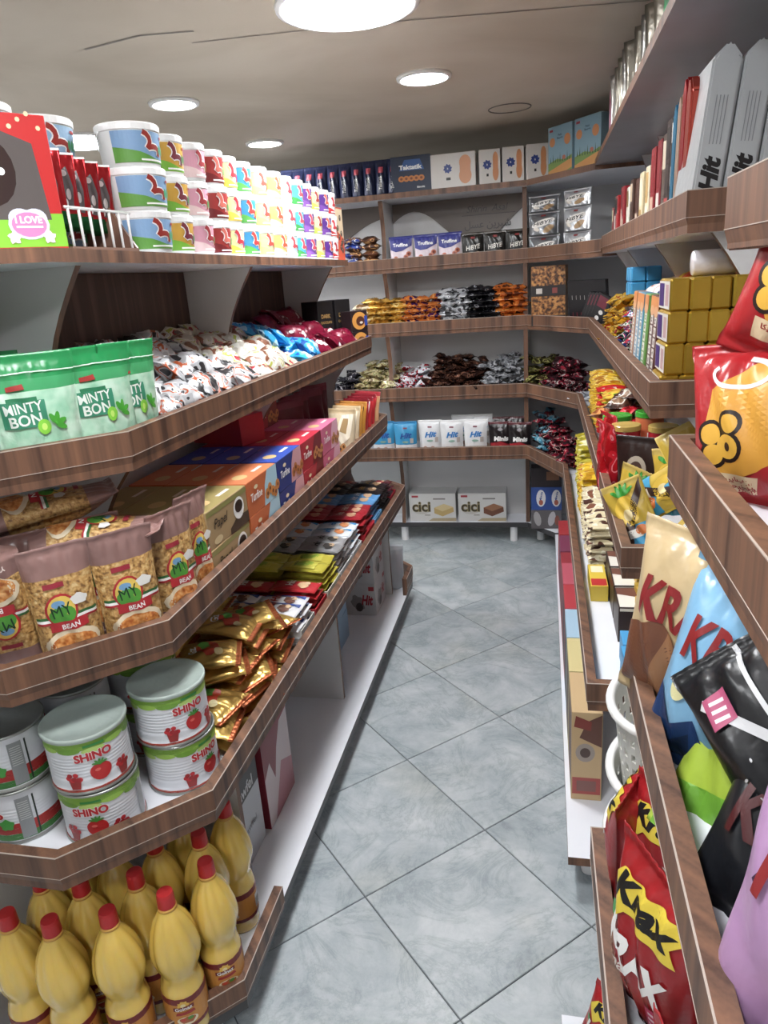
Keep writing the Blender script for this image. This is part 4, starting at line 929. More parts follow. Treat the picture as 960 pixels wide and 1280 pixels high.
place(RB_, (-0.86, 1.63, 0.115), LZ, 0.0, label='tall wine red and pale carton on the bottom board')
p = Print().rect(-0.05, 0, 0.05, 0.26, C('#7fb0d4', 'ink'))
for s in range(2): place(carton('wafer_case', 0.16, 0.18, 0.125, C('#8fb6d6', 'card')), (-0.90, 2.60, 0.115+0.1255*s), LZ+0.04*s, label=f'sky blue carton on the bottom board, {["lower", "upper"][s]} of two')
def hitcase():
    p = Print(); q = Print()
    for P2, w in ((p, 0.14), (q, 0.2)):
        P2.text('Hit', w*0.22, 0.075, 0.05, C('#a81c2a', 'ink'), 2, -PI/2*0, 0.055, 0.04, 0.3).ell(-w*0.1, 0.06, w*0.2, 0.04, C('#8a8482', 'ink'), 1, 14, 0.4, 0.15).ell(-w*0.05, 0.04, w*0.12, 0.022, C('#4a4040', 'ink'), 2, 12).rect(w*0.28, 0.12, w*0.46, 0.14, C('#b02a34', 'ink'), 2)
    return carton('wafer_case', 0.20, 0.14, 0.155, C('#c9c7c8', 'card'), {'front': q, 'left': p})
HC = hitcase()
for k, (x, y) in enumerate(((-0.80, 2.97), (-0.945, 2.95))):
    for s in range(2): place(HC, (x, y-0.02*k, 0.115+0.156*s), LZ, label=f'white wafer carton with red lettering, {["lower", "upper"][s]} of the {["front", "rear"][k]} pair on the bottom board')
WB = pouch('plastic_sack', 0.15, 0.21, 0.08, C('#c9ced6', 'film'), [(0.9, 1.0, C('#d8dce2', 'film'))], None, 90, 12, 16, 'sack', gusset=True, wr=0.16, flop=0.04)
for k in range(2): place(WB, (-0.73-0.09*k, 3.19, 0.115), 0.3+0.4*k, -0.04, label=['white plastic sack on the bottom board behind the short end lip', 'white plastic sack against the end of the bottom board'][k])
# ================================================================== goods on the back unit
# ---- top shelf: navy packs, cartons
def band_print(txt, h, col=W_, logo='#c04a5a'):
    return Print().text(txt, 0, h*0.36, 0.016, col, 2, PI/2, h*0.42, 0.02, 0.2).rect(-0.012, h*0.66, 0.012, h*0.84, C(logo, 'ink'), 1)
NAVY = C('#232a4a', 'film')
NV = pouch('wafer_roll_pack', 0.075, 0.172, 0.12, NAVY, None, band_print('Taktatik', 0.16), 120, 10, 14, 'pack', wr=0.05, gusset=True, pinch=0.02)
for k in range(10):
    place(NV, (-1.33+0.0645*k, 4.05, 1.972), 0.0, 0.0, jit(0.02), label='navy wafer pack with white vertical lettering, in the top row', group='navy wafer packs on the top back shelf')
p = Print().text('Taktatik', 0.0, 0.115, 0.022, W_, 2, 0, 0.12, 0.04).poly([(-0.06, 0.10), (0.07, 0.10), (0.05, 0.15), (-0.03, 0.15)], C('#2f5a9a', 'ink'), 1)
for k in range(5): p.ell(-0.05+0.026*k, 0.062, 0.016, 0.014, C('#c9782f', 'ink'), 2+k % 2).ell(-0.05+0.026*k, 0.062, 0.007, 0.006, C('#7a4020', 'ink'), 4)
p.text('biscuits', 0.05, 0.02, 0.010, W_, 2)
place(carton('biscuit_carton', 0.205, 0.16, 0.168, C('#1c2a44', 'card'), {'front': p}), (-0.652, 4.07, 1.972), 0.0, label='wide navy carton with orange biscuits beside the white biscuit cartons')
def petit(w, h):
    p = Print(); 
    p.ell(-w*0.12, h*0.56, 0.02, 0.02, C('#27408c', 'ink'), 1, 24, 0, 0.18, 8).text('شB'[1:], -w*0.12, h*0.56, 0.008, W_, 2)
    p.ell(w*0.27, h*0.32, w*0.14, h*0.24, C('#d68f5a', 'ink'), 1).ell(w*0.27, h*0.70, w*0.13, h*0.22, C('#d68f5a', 'ink'), 1).rect(w*0.15, h*0.35, w*0.39, h*0.66, C('#d68f5a', 'ink'), 1)
    p.rect(-w*0.16, h*0.22, -w*0.06, h*0.30, K_, 1)
    return p
CRM = C('#d9d5d0', 'card')
PT = carton('biscuit_carton', 0.225, 0.11, 0.158, CRM, {'front': petit(0.225, 0.158), 'right': petit(0.11, 0.158)})
place(PT, (-0.435, 4.04, 1.972), 0.0, label='wide white carton with a long biscuit picture and blue emblem')
PT2 = carton('biscuit_carton', 0.105, 0.2, 0.158, CRM, {'front': petit(0.105, 0.158)})
for k, (x, a) in enumerate(((-0.262, 0.10), (-0.148, 0.12), (-0.036, 0.18))):
    place(PT2, (x, 4.09-0.006*k, 1.972), a, label='narrow white carton with a biscuit picture, '+['next to the wide white carton', 'in the middle of the three narrow ones', 'next to the landscape cartons'][k])
def land():
    w, h = 0.17, 0.212; p = Print()
    p.rect(-w/2, 0, w/2, h, C('#7fa3b4', 'ink'), 1).poly([(-w/2, 0), (w/2, 0), (w/2, 0.075), (0.03, 0.06), (-0.02, 0.07), (-w/2, 0.055)], C('#6f8f3a', 'ink'), 2).poly([(-w/2, 0.02), (0.02, 0.045), (w/2, 0.06), (w/2, 0.02), (0, 0.0), (-w/2, 0.0)], C('#c98a3c', 'ink'), 3)
    for k in range(9): p.poly([(-0.07+0.017*k, 0.055), (-0.062+0.017*k, 0.055), (-0.066+0.017*k, 0.085+0.012*math.sin(k*2))], C('#34552f', 'ink'), 3)
    p.ell(-0.055, 0.145, 0.02, 0.02, C('#c98248', 'ink'), 2).ell(0.052, 0.145, 0.022, 0.024, C('#c98248', 'ink'), 2).text('Petit\nBeurre', 0.0, 0.165, 0.022, C('#2a4a5a', 'ink'), 3, 0, 0.04).rect(-0.075, 0.19, -0.05, 0.20, C('#a83038', 'ink'), 3)
    p.ell(0.03, 0.07, 0.012, 0.010, C('#b5654a', 'ink'), 4)
    return carton('biscuit_carton', w, 0.12, h, C('#8fb0c0', 'card'), {'front': p})
LD = land()
for (x, y), lab in zip(((0.098, 3.885), (0.215, 3.735)), ('landscape biscuit carton with fields and pines, next to the white cartons', 'landscape biscuit carton with fields and pines, next to the pink carton')):
    place(LD, (x+0.035, y+0.03, 1.972), -0.90, label=lab)
# ---- b1: praline and wafer bags
def fig8(nm, seed): return [pouch('praline_pack', 0.10, 0.075, 0.04, pattern('praline_'+nm, [(0, '#16245a'), (0.42, '#2a3f8c'), (0.56, '#c9ccd8'), (0.62, '#1f2f6a')] if nm == 'blue' else [(0, '#2a1812'), (0.42, '#5a3420'), (0.55, '#c89a6a'), (0.62, '#3a2016')], 24), None, None, seed+i, 8, 8, 'pack', wr=0.1) for i in range(2)]
for P, x0, lab, g in ((fig8('blue', 130), -1.0, 'blue praline pack stacked on the back shelf beside the brown ones', 'blue praline packs'), (fig8('brown', 134), -0.905, 'brown swirl praline pack stacked beside the upright panel', 'brown praline packs')):
    for L in range(5):
        for k in range(2): place(R.choice(P), (x0-0.09*(k), 4.03, 1.615+0.036*L), jit(0.1), -PI/2+jit(0.08), jit(0.06), label=lab, group=g)
p = Print().poly([(-0.062, 0.15), (-0.062, 0.10), (-0.03, 0.088), (0.01, 0.092), (0.062, 0.115), (0.062, 0.15)], C('#2a2f86', 'ink'), 1).text('Truffine', -0.002, 0.122, 0.018, W_, 2, 0, 0.085, 0.03)
for x, z in ((-0.04, 0.02), (-0.015, 0.03), (0.012, 0.022), (0.036, 0.03), (0.03, 0.06), (0.045, 0.075), (-0.03, 0.055)): p.ell(x, z, 0.014, 0.012, C('#c9785a', 'ink'), 2).ell(x, z, 0.007, 0.006, C('#8a3c34', 'ink'), 3)
TF = pouch('truffle_bag', 0.132, 0.165, 0.05, C('#d8c9d2', 'film'), [(0.9, 1, C('#232a7a', 'film'))], p, 140, 12, 16, 'bag', gusset=True, wr=0.05)
for k, x in enumerate((-0.735, -0.602, -0.474)): place(TF, (x, 4.06, 1.60), jit(0.05), 0.03, label='blue-topped white truffle bag, '+['first from the upright panel', 'in the middle of its three', 'next to the black wafer bags'][k])
def hibye(col, w, h, tcol='#1a1a1a', seed=150, dark=True):
    p = Print().ell(0, h*0.52, w*0.40, h*0.15, C('#e6e2dc' if not dark else '#0f0e10', 'ink'), 1, 20, 0.25).text('HiBYE', 0, h*0.53, h*0.15, C('#ece8e0' if dark else '#151515', 'ink'), 2, 0.12, w*0.66, 0.02, 0.2).ell(w*0.2, h*0.25, w*0.2, h*0.13, C('#a8865a', 'ink'), 2, 14, 0.5).ell(-w*0.2, h*0.25, w*0.12, h*0.08, C('#e0d8cc', 'ink'), 2, 14, -0.3).rect(-0.012, h*0.8, 0.012, h*0.87, C('#8a2a2a', 'ink'), 2)
    return pouch('wafer_bag', w, h, 0.05, C(col, 'foil' if not dark else 'film'), [(0.93, 1, C('#3a3228' if dark else '#b8babd', 'film'))], p, seed, 12, 16, 'bag', gusset=True, wr=0.08)
HB = hibye('#15130f', 0.132, 0.165)
for k, x in enumerate((-0.352, -0.236, -0.124)): place(HB, (x, 4.055, 1.60), jit(0.04), 0.03, scale=0.93, label='black wafer bag with white lettering, '+['beside the truffle bags', 'in the middle of its three', 'by the dark upright post'][k])
HS = hibye('#c2c4c8', 0.165, 0.12, dark=False, seed=155); HD = hibye('#7a7c80', 0.165, 0.12, dark=False, seed=158)
for s in range(3):
    place(HD, (0.012, 3.97, 1.60+0.109*s), -0.35, -0.02, scale=(1, 1, 0.9 if s < 2 else 0.62), label=f'dull silver wafer bag with black lettering, {["bottom", "middle", "top"][s]} of its pile')
    place(HS, (0.165, 3.80, 1.60+0.109*s), -0.72, -0.02, scale=(1, 1, 0.9 if s < 2 else 0.62), label=f'bright silver wafer bag with black lettering, {["bottom", "middle", "top"][s]} of its pile')
# ---- b2: flow-wrapped bars in columns
def bars(nm, seed, stops, met=0.5, L=0.105, w=0.068, t=0.036):
    return [pouch('chocolate_bar', L, w, t, pattern('bar_'+nm, stops, 26, metallic=met, rough=0.25), None, None, seed+i, 9, 7, 'bar', ct=0.12, cb=0.12, wr=0.16) for i in range(3)]
def columns(P, x0, x1, z0, yf, cols, rows, layers, lab, grp, dz=0.030, lz=0.0):
    for c in range(cols):
        for r in range(rows):
            for L in range(layers-(1 if (c+r) % 3 == 2 else 0)):
                x = x0+(c+0.5)*(x1-x0)/cols
                place(R.choice(P), (x+jit(0.008), yf+0.055*r+jit(0.006), z0+0.018+dz*L+jit(0.002)), lz+jit(0.22), -PI/2+jit(0.16), jit(0.18), label=lab, group=grp)
columns(bars('cream', 160, [(0, '#7a5a3a'), (0.4, '#d8c8a8'), (0.55, '#ece4d4'), (0.63, '#5a3a2a')], 0.1), -1.02, -0.93, 1.27, 4.0, 1, 2, 5, 'cream and brown chocolate bar at the end of the second back shelf', 'cream chocolate bars')
columns(bars('gold', 163, [(0, '#8a6428'), (0.42, '#d0a24a'), (0.56, '#ead08a'), (0.64, '#a87a30')]), -0.945, -0.735, 1.27, 4.0, 3, 2, 6, 'gold foil chocolate bar stacked on the second back shelf', 'gold chocolate bars')
columns(bars('amber', 166, [(0, '#3a1c4a'), (0.42, '#b8682f'), (0.56, '#e0a060'), (0.62, '#4a2450')], 0.3), -0.74, -0.535, 1.27, 4.0, 3, 2, 6, 'copper and purple chocolate bar between the gold and silver stacks', 'copper and purple chocolate bars')
columns(bars('silver', 169, [(0, '#3a3a3c'), (0.42, '#b9bbbf'), (0.56, '#e4e5e8'), (0.63, '#5a5a5e')]), -0.54, -0.375, 1.27, 4.0, 2, 2, 7, 'silver foil chocolate bar beside the black stack on the second back shelf', 'silver chocolate bars')
columns(bars('black', 172, [(0, '#0e0d10'), (0.5, '#1f1d22'), (0.62, '#8a8a90'), (0.66, '#141316')], 0.2), -0.375, -0.225, 1.27, 4.0, 2, 2, 7, 'black chocolate bar stacked between silver and orange bars', 'black chocolate bars')
columns(bars('orange', 175, [(0, '#5a2a14'), (0.4, '#b5622a'), (0.56, '#d88a44'), (0.64, '#3a1a10')], 0.3), -0.235, -0.085, 1.27, 4.0, 2, 2, 7, 'orange chocolate bar stacked against the dark upright post', 'orange chocolate bars')
def nut():
    w, h = 0.17, 0.145; p = Print().rect(-w/2, 0, w/2, 0.05, C('#241c1c', 'ink'), 2).rect(-0.06, 0.012, -0.03, 0.038, C('#c9c0b8', 'ink'), 3).rect(0.02, 0.012, 0.045, 0.038, C('#8a3a34', 'ink'), 3)
    return carton('chocolate_box', w, 0.14, h, NUTM, {'front': p})
NUTM = noise_mat('nut_print', [(0.35, '#3a2418'), (0.5, '#8a5a34'), (0.65, '#c08a50')], 70, 0.35, 1.0)
NU = nut()
for s in range(2): place(NU, (0.04, 3.98, 1.27+0.146*s), -0.12, label=f'carton printed with chopped nuts, {["lower", "upper"][s]} of two by the dark post')
BB = carton('chocolate_tablet', 0.11, 0.02, 0.20, C('#17151a', 'card'), {'front': Print().rect(-0.03, 0.02, 0.03, 0.05, C('#8a2430', 'ink')).text('Dark', 0, 0.12, 0.02, C('#c9c4c0', 'ink'), 1)})
for k in range(6): place(BB, (0.18+0.018*k, 3.80-0.026*k, 1.285 if k else 1.285), -0.85, 0.10, 0.0, label='slim black chocolate tablet standing in a row beside the nut cartons', group='slim black chocolate tablets')
BL = carton('chocolate_tablet', 0.075, 0.018, 0.16, C('#1c191c', 'card'), {'front': Print().rect(-0.026, 0.10, 0.026, 0.15, C('#6a1c30', 'ink')).ell(0, 0.05, 0.012, 0.01, C('#d8d4d0', 'ink')).ell(0.01, 0.08, 0.012, 0.01, C('#d8d4d0', 'ink'))})
for k in range(4): place(BL, (0.20+0.012*k, 3.69-0.035*k, 1.272), -0.75, 0.0, 0.45, label='dark chocolate tablet with pink top, leaning over at the shelf corner', group='leaning dark chocolate tablets')
# ---- b3 / b4: loose wrapped sweets
def sweets(nm, seed, stops, met=0.4, s=1.0, wr=0.16):
    return [pouch('wrapped_sweet', 0.056*s, 0.082*s, 0.03*s, pattern('sweet_'+nm, stops, 30, metallic=met, rough=0.24), None, None, seed+i, 7, 9, 'sweet', ct=0.16, cb=0.16, wr=wr, flop=0.1*(i-1.5)) for i in range(4)]
REST = []
def mound(P, x0, x1, y0, y1, z0, n, top, lab, grp, slant=0.0, keep=32):
    """sweets heaped over a parallelogram; the ones that show stay single, the buried rest is joined"""
    L = []
    dx, dy = 0.052, 0.052
    nx, ny = max(1, round((x1-x0)/dx)), max(1, round((y1-y0)/dy))
    for i in range(nx):
        for j in range(ny):
            u, v = (i+0.5)/nx, (j+0.5)/ny
            h = top*(0.72+0.28*math.sin(PI*min(1, max(0, u))))*min(1, 0.42+0.75*v)
            nl = max(1, int(h/0.024))
            for k in range(nl):
                L.append((k/nl*0.6-v+(0.5 if k >= nl-2 else 0), x0+(x1-x0)*u+slant*v*(y1-y0)+jit(0.014), y0+(y1-y0)*v+jit(0.012), z0+0.016+0.024*k+jit(0.004)))
    L.sort(key=lambda t: -t[0])
    for q, (_, x, y, z) in enumerate(L):
        P_, a, b, c = R.choice(P), R.uniform(-0.9, 0.9)+(PI/2 if R.random() < 0.35 else 0), -PI/2+jit(0.45), jit(0.5)
        if q < keep: place(P_, (x, y, z), a, b, c, label=lab, group=grp)
        else: REST.append((P_.body, Matrix.Translation((x, y, z)) @ Matrix.Rotation(a, 4, 'Z') @ Matrix.Rotation(b, 4, 'X') @ Matrix.Rotation(c, 4, 'Y')))
def flush_rest():
    V = []; F = []; mi = []; mats = []; n = 0
    for me, Mx in REST:
        co = np.empty(len(me.vertices)*3); me.vertices.foreach_get('co', co); co = co.reshape(-1, 3)
        A = np.array(Mx); V.append(co @ A[:3, :3].T+A[:3, 3])
        mt = me.materials[0]
        if mt not in mats: mats.append(mt)
        F += [tuple(i+n for i in p.vertices) for p in me.polygons]; mi += [mats.index(mt)]*len(me.polygons); n += len(me.vertices)
    tag(obj('wrapped_sweets_filling', mesh('wrapped_sweets_filling', np.concatenate(V).tolist(), F, mats, mi, True)), 'buried wrapped sweets filling the mounds on the back shelves', 'sweets', kind='stuff')
mound(sweets('black', 200, [(0, '#1c1a22'), (0.48, '#34323c'), (0.58, '#b8b4b8'), (0.63, '#24222a')]), -1.18, -1.0, 3.945, 4.15, 0.925, 45, 0.13, 'black wrapped sweet in the dark mound on the third back shelf', 'black wrapped sweets', keep=22)
mound(sweets('beige', 204, [(0, '#7a684a'), (0.4, '#c9b88c'), (0.5, '#9aa468'), (0.55, '#dfd3b2'), (0.64, '#8a7860')], 0.3), -1.0, -0.80, 3.945, 4.15, 0.925, 75, 0.20, 'beige and olive wrapped sweet in the tall mixed mound', 'beige wrapped sweets')
mound(sweets('redwhite', 208, [(0, '#a01828'), (0.42, '#e6e8ec'), (0.53, '#c4ccd8'), (0.58, '#b01c2c'), (0.66, '#3a3c44')], 0.2), -0.79, -0.60, 3.945, 4.15, 0.925, 65, 0.15, 'white and red wrapped sweet next to the brown mound', 'white and red wrapped sweets')
mound(sweets('brown', 212, [(0, '#2c1a16'), (0.43, '#4a2f26'), (0.55, '#8a6250'), (0.62, '#3a2620')], 0.45), -0.60, -0.30, 3.945, 4.16, 0.925, 110, 0.215, 'dark brown wrapped sweet in the tallest mound of the third back shelf', 'brown wrapped sweets', keep=46)
mound(sweets('silver', 216, [(0, '#3a3a3c'), (0.4, '#97999d'), (0.52, '#cfd1d6'), (0.64, '#5a5a5e')]), -0.30, -0.11, 3.945, 4.15, 0.925, 75, 0.20, 'silver grey wrapped sweet in the mound by the dark post', 'silver grey wrapped sweets')
mound(sweets('green', 220, [(0, '#3a3220'), (0.4, '#6a683a'), (0.5, '#bcb874'), (0.58, '#4a3a28')], 0.35), -0.05, 0.06, 3.93, 4.15, 0.925, 55, 0.19, 'olive green wrapped sweet beside the dark post', 'olive green wrapped sweets')
mound(sweets('cherry', 224, [(0, '#2c171b'), (0.45, '#5a1a28'), (0.53, '#9a2c3c'), (0.59, '#d0c8c4'), (0.64, '#3a1c20')], 0.3), 0.09, 0.24, 3.72, 4.05, 0.925, 65, 0.17, 'dark cherry wrapped sweet at the corner of the third back shelf', 'dark cherry wrapped sweets', slant=-0.15)
WS = sweets('white', 228, [(0, '#b8bcc4'), (0.5, '#e4e6ea'), (0.62, '#9aa0aa')], 0.2, 1.1)
for x, y, z in ((0.195, 3.62, 0.95), (0.19, 3.60, 0.975), (0.21, 3.56, 0.95)): place(R.choice(WS), (x, y, z), jit(3), -PI/2+jit(0.6), jit(0.4), label='white wrapped sweet lying at the shelf corner beside the dark ones', group='white wrapped sweets')
# ---- b4: wafer ball bags
def hitbag(col, top, tcol, seed, txt='Hit', h=0.195):
    p = Print().text(txt, 0.004, h*0.60, h*0.16, C(tcol, 'ink'), 3, 0.08, 0.075, 0.04, 0.35).rect(-0.012, h*0.79, 0.012, h*0.83, C('#8a4a5a', 'ink'), 2)
    for k in range(7): p.ell(-0.045+0.015*k, h*0.14+0.012*math.sin(k*1.9), 0.014, 0.013, C(['#d8b8a0', '#b88a78', '#c9a08c'][k % 3], 'ink'), 2+k % 2)
    p.ell(0.0, h*0.42, 0.02, 0.006, C('#8ab0a0', 'ink'), 2).rect(0.03, h*0.38, 0.05, h*0.52, C('#b8aea8', 'ink'), 2)
    return pouch('wafer_ball_bag', 0.135, h, 0.055, C(col, 'film'), [(0.0, 0.34, C('#e4e2e2', 'film')), (0.93, 1, C(top, 'film'))], p, seed, 12, 18, 'bag', gusset=True, wr=0.06)
HB1 = hitbag('#2f9bcf', '#1f7fb5', '#1a4f9c', 230); HW1 = hitbag('#e3e4e6', '#eceded', '#1f78c0', 232)
for k, x in enumerate((-0.885, -0.752)): place(HB1, (x, 3.965-0.02*k, 0.595), jit(0.06), 0.03, label='sky blue wafer ball bag, '+['half hidden by the striped biscuit pouches', 'next to the white wafer ball bags'][k])
for k, x in enumerate((-0.615, -0.492, -0.36)): place(HW1, (x, 3.965-0.02*(k > 0), 0.595), jit(0.06), 0.03, label='white wafer ball bag with blue lettering, '+['next to the blue bags', 'in the middle of the front three', 'next to the black and red bags'][k])
for k, x in enumerate((-0.44, -0.34)): place(HW1, (x, 4.06, 0.60), jit(0.1), -0.02, label='white wafer ball bag in the second row behind the front three', group='white wafer ball bags in the second row')
p = Print().text('Minis', 0.004, 0.085, 0.026, W_, 3, 0.0, 0.085, 0.05, 0.1).poly([(-0.06, 0.0), (0.06, 0.0), (0.06, 0.05), (0.0, 0.07), (-0.06, 0.06)], C('#a81c28', 'ink'), 1).ell(-0.03, 0.03, 0.016, 0.012, C('#6a3024', 'ink'), 2).ell(0.03, 0.03, 0.018, 0.014, C('#c9a080', 'ink'), 2).ell(0.0, 0.04, 0.014, 0.012, C('#d83a34', 'ink'), 2).ell(0.0, 0.135, 0.014, 0.008, C('#8a8488', 'ink'), 2)
MN = pouch('minis_bag', 0.13, 0.175, 0.055, C('#1c1518', 'film'), [(0.92, 1, C('#5a1420', 'film'))], p, 240, 12, 16, 'bag', gusset=True, wr=0.07)
for k, x in enumerate((-0.225, -0.145)): place(MN, (x+0.025*k, 3.96-0.03*k, 0.595), 0.02-0.05*k, 0.03, label='black and red chocolate bag, '+['next to the white wafer ball bags', 'against the dark post'][k])
for k, x in enumerate((-0.24, -0.15)): place(MN, (x, 4.07, 0.60), jit(0.05), -0.02, label='black and red chocolate bag in the second row, in shade', group='black and red bags in the second row')
mound(sweets('cyan', 244, [(0, '#34444e'), (0.42, '#5a9db8'), (0.53, '#b0d2de'), (0.60, '#4a3a40')], 0.3), -0.01, 0.06, 3.80, 4.10, 0.595, 45, 0.20, 'teal wrapped sweet in the mound on the corner of the fourth back shelf', 'teal wrapped sweets', keep=24)
mound(sweets('ruby', 248, [(0, '#2a1418'), (0.43, '#6a1c2c'), (0.52, '#a82c3c'), (0.58, '#d8c4c0'), (0.62, '#33191a')], 0.3), 0.11, 0.24, 3.56, 4.02, 0.595, 130, 0.19, 'ruby wrapped sweet in the mound on the corner of the fourth back shelf', 'ruby wrapped sweets', slant=-0.30, keep=44)
flush_rest()
# ---- bottom: wafer cartons
def cici(brown):
    w, h = 0.285, 0.175; p = Print()
    p.text('cici', -w*0.24, h*0.52, 0.066, C('#8a7a4a', 'ink'), 2, 0, 0.115, 0.05).text('cici', -w*0.24, h*0.52, 0.060, C('#2a2420', 'ink'), 3, 0, 0.108, 0.0)
    p.ell(-w*0.24, h*0.42, 0.055, 0.03, C('#c9c4bc', 'ink'), 1).rect(-w*0.44, h*0.86, -w*0.30, h*0.93, C('#b03a44', 'ink'), 1).rect(w*0.02, h*0.78, w*0.28, h*0.83, C('#8a8480', 'ink'), 1)
    c1, c2 = ('#a4704f', '#7a4a34') if brown else ('#dfc890', '#c9aa68')
    p.poly([(0.01, 0.05), (0.06, 0.03), (0.13, 0.06), (0.125, 0.09), (0.07, 0.11), (0.01, 0.085)], C(c1, 'ink'), 2).poly([(0.01, 0.05), (0.06, 0.03), (0.06, 0.062), (0.01, 0.085)], C(c2, 'ink'), 3).poly([(0.06, 0.03), (0.13, 0.06), (0.127, 0.088), (0.06, 0.062)], C(c2, 'ink'), 3)
    p.poly([(-0.03, 0.0), (w/2, 0.0), (w/2, 0.02), (0.0, 0.018)], C('#b9a884', 'ink'), 1).rect(-0.05, 0.035, -0.015, 0.041, C('#9a948c', 'ink'), 2)
    b = C('#d9d7d4', 'card'); return carton('wafer_carton', w, 0.035, h, b, {'front': p})
for kx, (x, br) in enumerate(((-0.655, False), (-0.355, True))):
    P = cici(br)
    for r in range(4): place(P, (x, 4.175+0.037*r, 0.125), 0.0, label=['cream wafer carton with a vanilla wafer picture, ', 'cream wafer carton with a brown wafer picture, '][kx]+['front of its row', 'second of its row', 'third of its row', 'rearmost of its row'][r])
p = Print().rect(-0.085, 0.0, 0.085, 0.135, C('#2c4f9a', 'ink'), 1)
for x in (-0.03, 0.055): p.ell(x, 0.07, 0.026, 0.05, C('#e4e2e4', 'ink'), 2).text('Minis', x, 0.08, 0.012, C('#2c4f9a', 'ink'), 3, PI/2*0.9, 0.06, 0.03).ell(x, 0.045, 0.012, 0.016, C('#b8604a', 'ink'), 3)
MB_ = carton('minis_carton', 0.17, 0.10, 0.135, C('#2c4f9a', 'card'), {'front': p})
GB = carton('chocolate_carton', 0.17, 0.10, 0.112, C('#5f5a5c', 'card'), {'front': Print().ell(-0.05, 0.06, 0.02, 0.045, C('#a8a4a4', 'ink'), 1, 12, 0.2).ell(0.03, 0.06, 0.02, 0.045, C('#b8b4b8', 'ink'), 1, 12, -0.2).ell(0.06, 0.05, 0.014, 0.03, C('#8a4a3a', 'ink'), 1)})
DBX = carton('chocolate_carton', 0.17, 0.10, 0.11, C('#2a2024', 'card'), {'front': Print().rect(0.0, 0.04, 0.07, 0.09, C('#8a5a3a', 'ink'))})
place(GB, (0.022, 4.07, 0.125), 0.0, label='grey chocolate carton at the foot of the corner pile by the dark post')
place(MB_, (0.022, 4.07, 0.238), 0.0, label='blue carton with white ovals, middle of the corner pile')
place(DBX, (0.022, 4.07, 0.374), 0.0, label='dark chocolate carton on top of the blue carton, under the shelf')
# ================================================================== goods on the right units
# ---- R0: things on top
place(carton('biscuit_carton', 0.20, 0.12, 0.20, C('#d79ab0', 'card'), {'front': Print().ell(0.05, 0.07, 0.035, 0.04, C('#d8a070', 'ink'), 1).ell(0.05, 0.07, 0.018, 0.02, C('#c98a5a', 'ink'), 2).rect(-0.08, 0.15, -0.02, 0.17, C('#b04a70', 'ink'), 1)}), (0.32, 3.20, 1.984), RZ, label='pink biscuit carton on top of the right unit, beside the landscape cartons')
FO = [pouch('foil_sheet_pack', 0.16, 0.20, 0.03, C(c, 'foil'), None, None, 300+i, 10, 14, 'pack', wr=0.2, gusset=True) for i, c in enumerate(('#aaa8a4', '#948e82', '#a59f92'))]
for k in range(9): place(FO[k % 3], (0.30+0.004*k, 2.98-0.105*k, 1.984), RZ+0.9+jit(0.1), 0.0, jit(0.06), label='silvery foil pack standing on the top board', group='silvery foil packs on the top board')
GR = pouch('green_pack', 0.15, 0.20, 0.05, pattern('green_print', [(0, '#1f6a40'), (0.48, '#3f9a66'), (0.58, '#c8dcd0'), (0.63, '#2a7a4a')], 18), None, None, 305, 10, 14, 'pack', gusset=True, wr=0.12)
for k in range(2): place(GR, (0.31, 1.93-0.11*k, 1.984), RZ+0.6, label='green printed pack on the top board, '+['next to the silvery foil packs', 'next to the tan carton'][k])
place(carton('storage_carton', 0.22, 0.16, 0.20, C('#c9a86a', 'card'), {'front': Print().rect(-0.1, 0.09, 0.1, 0.105, C('#b08a50', 'ink'))}), (0.33, 1.62, 1.984), RZ, label='tan cardboard carton on the top board above the silver wafer blocks')
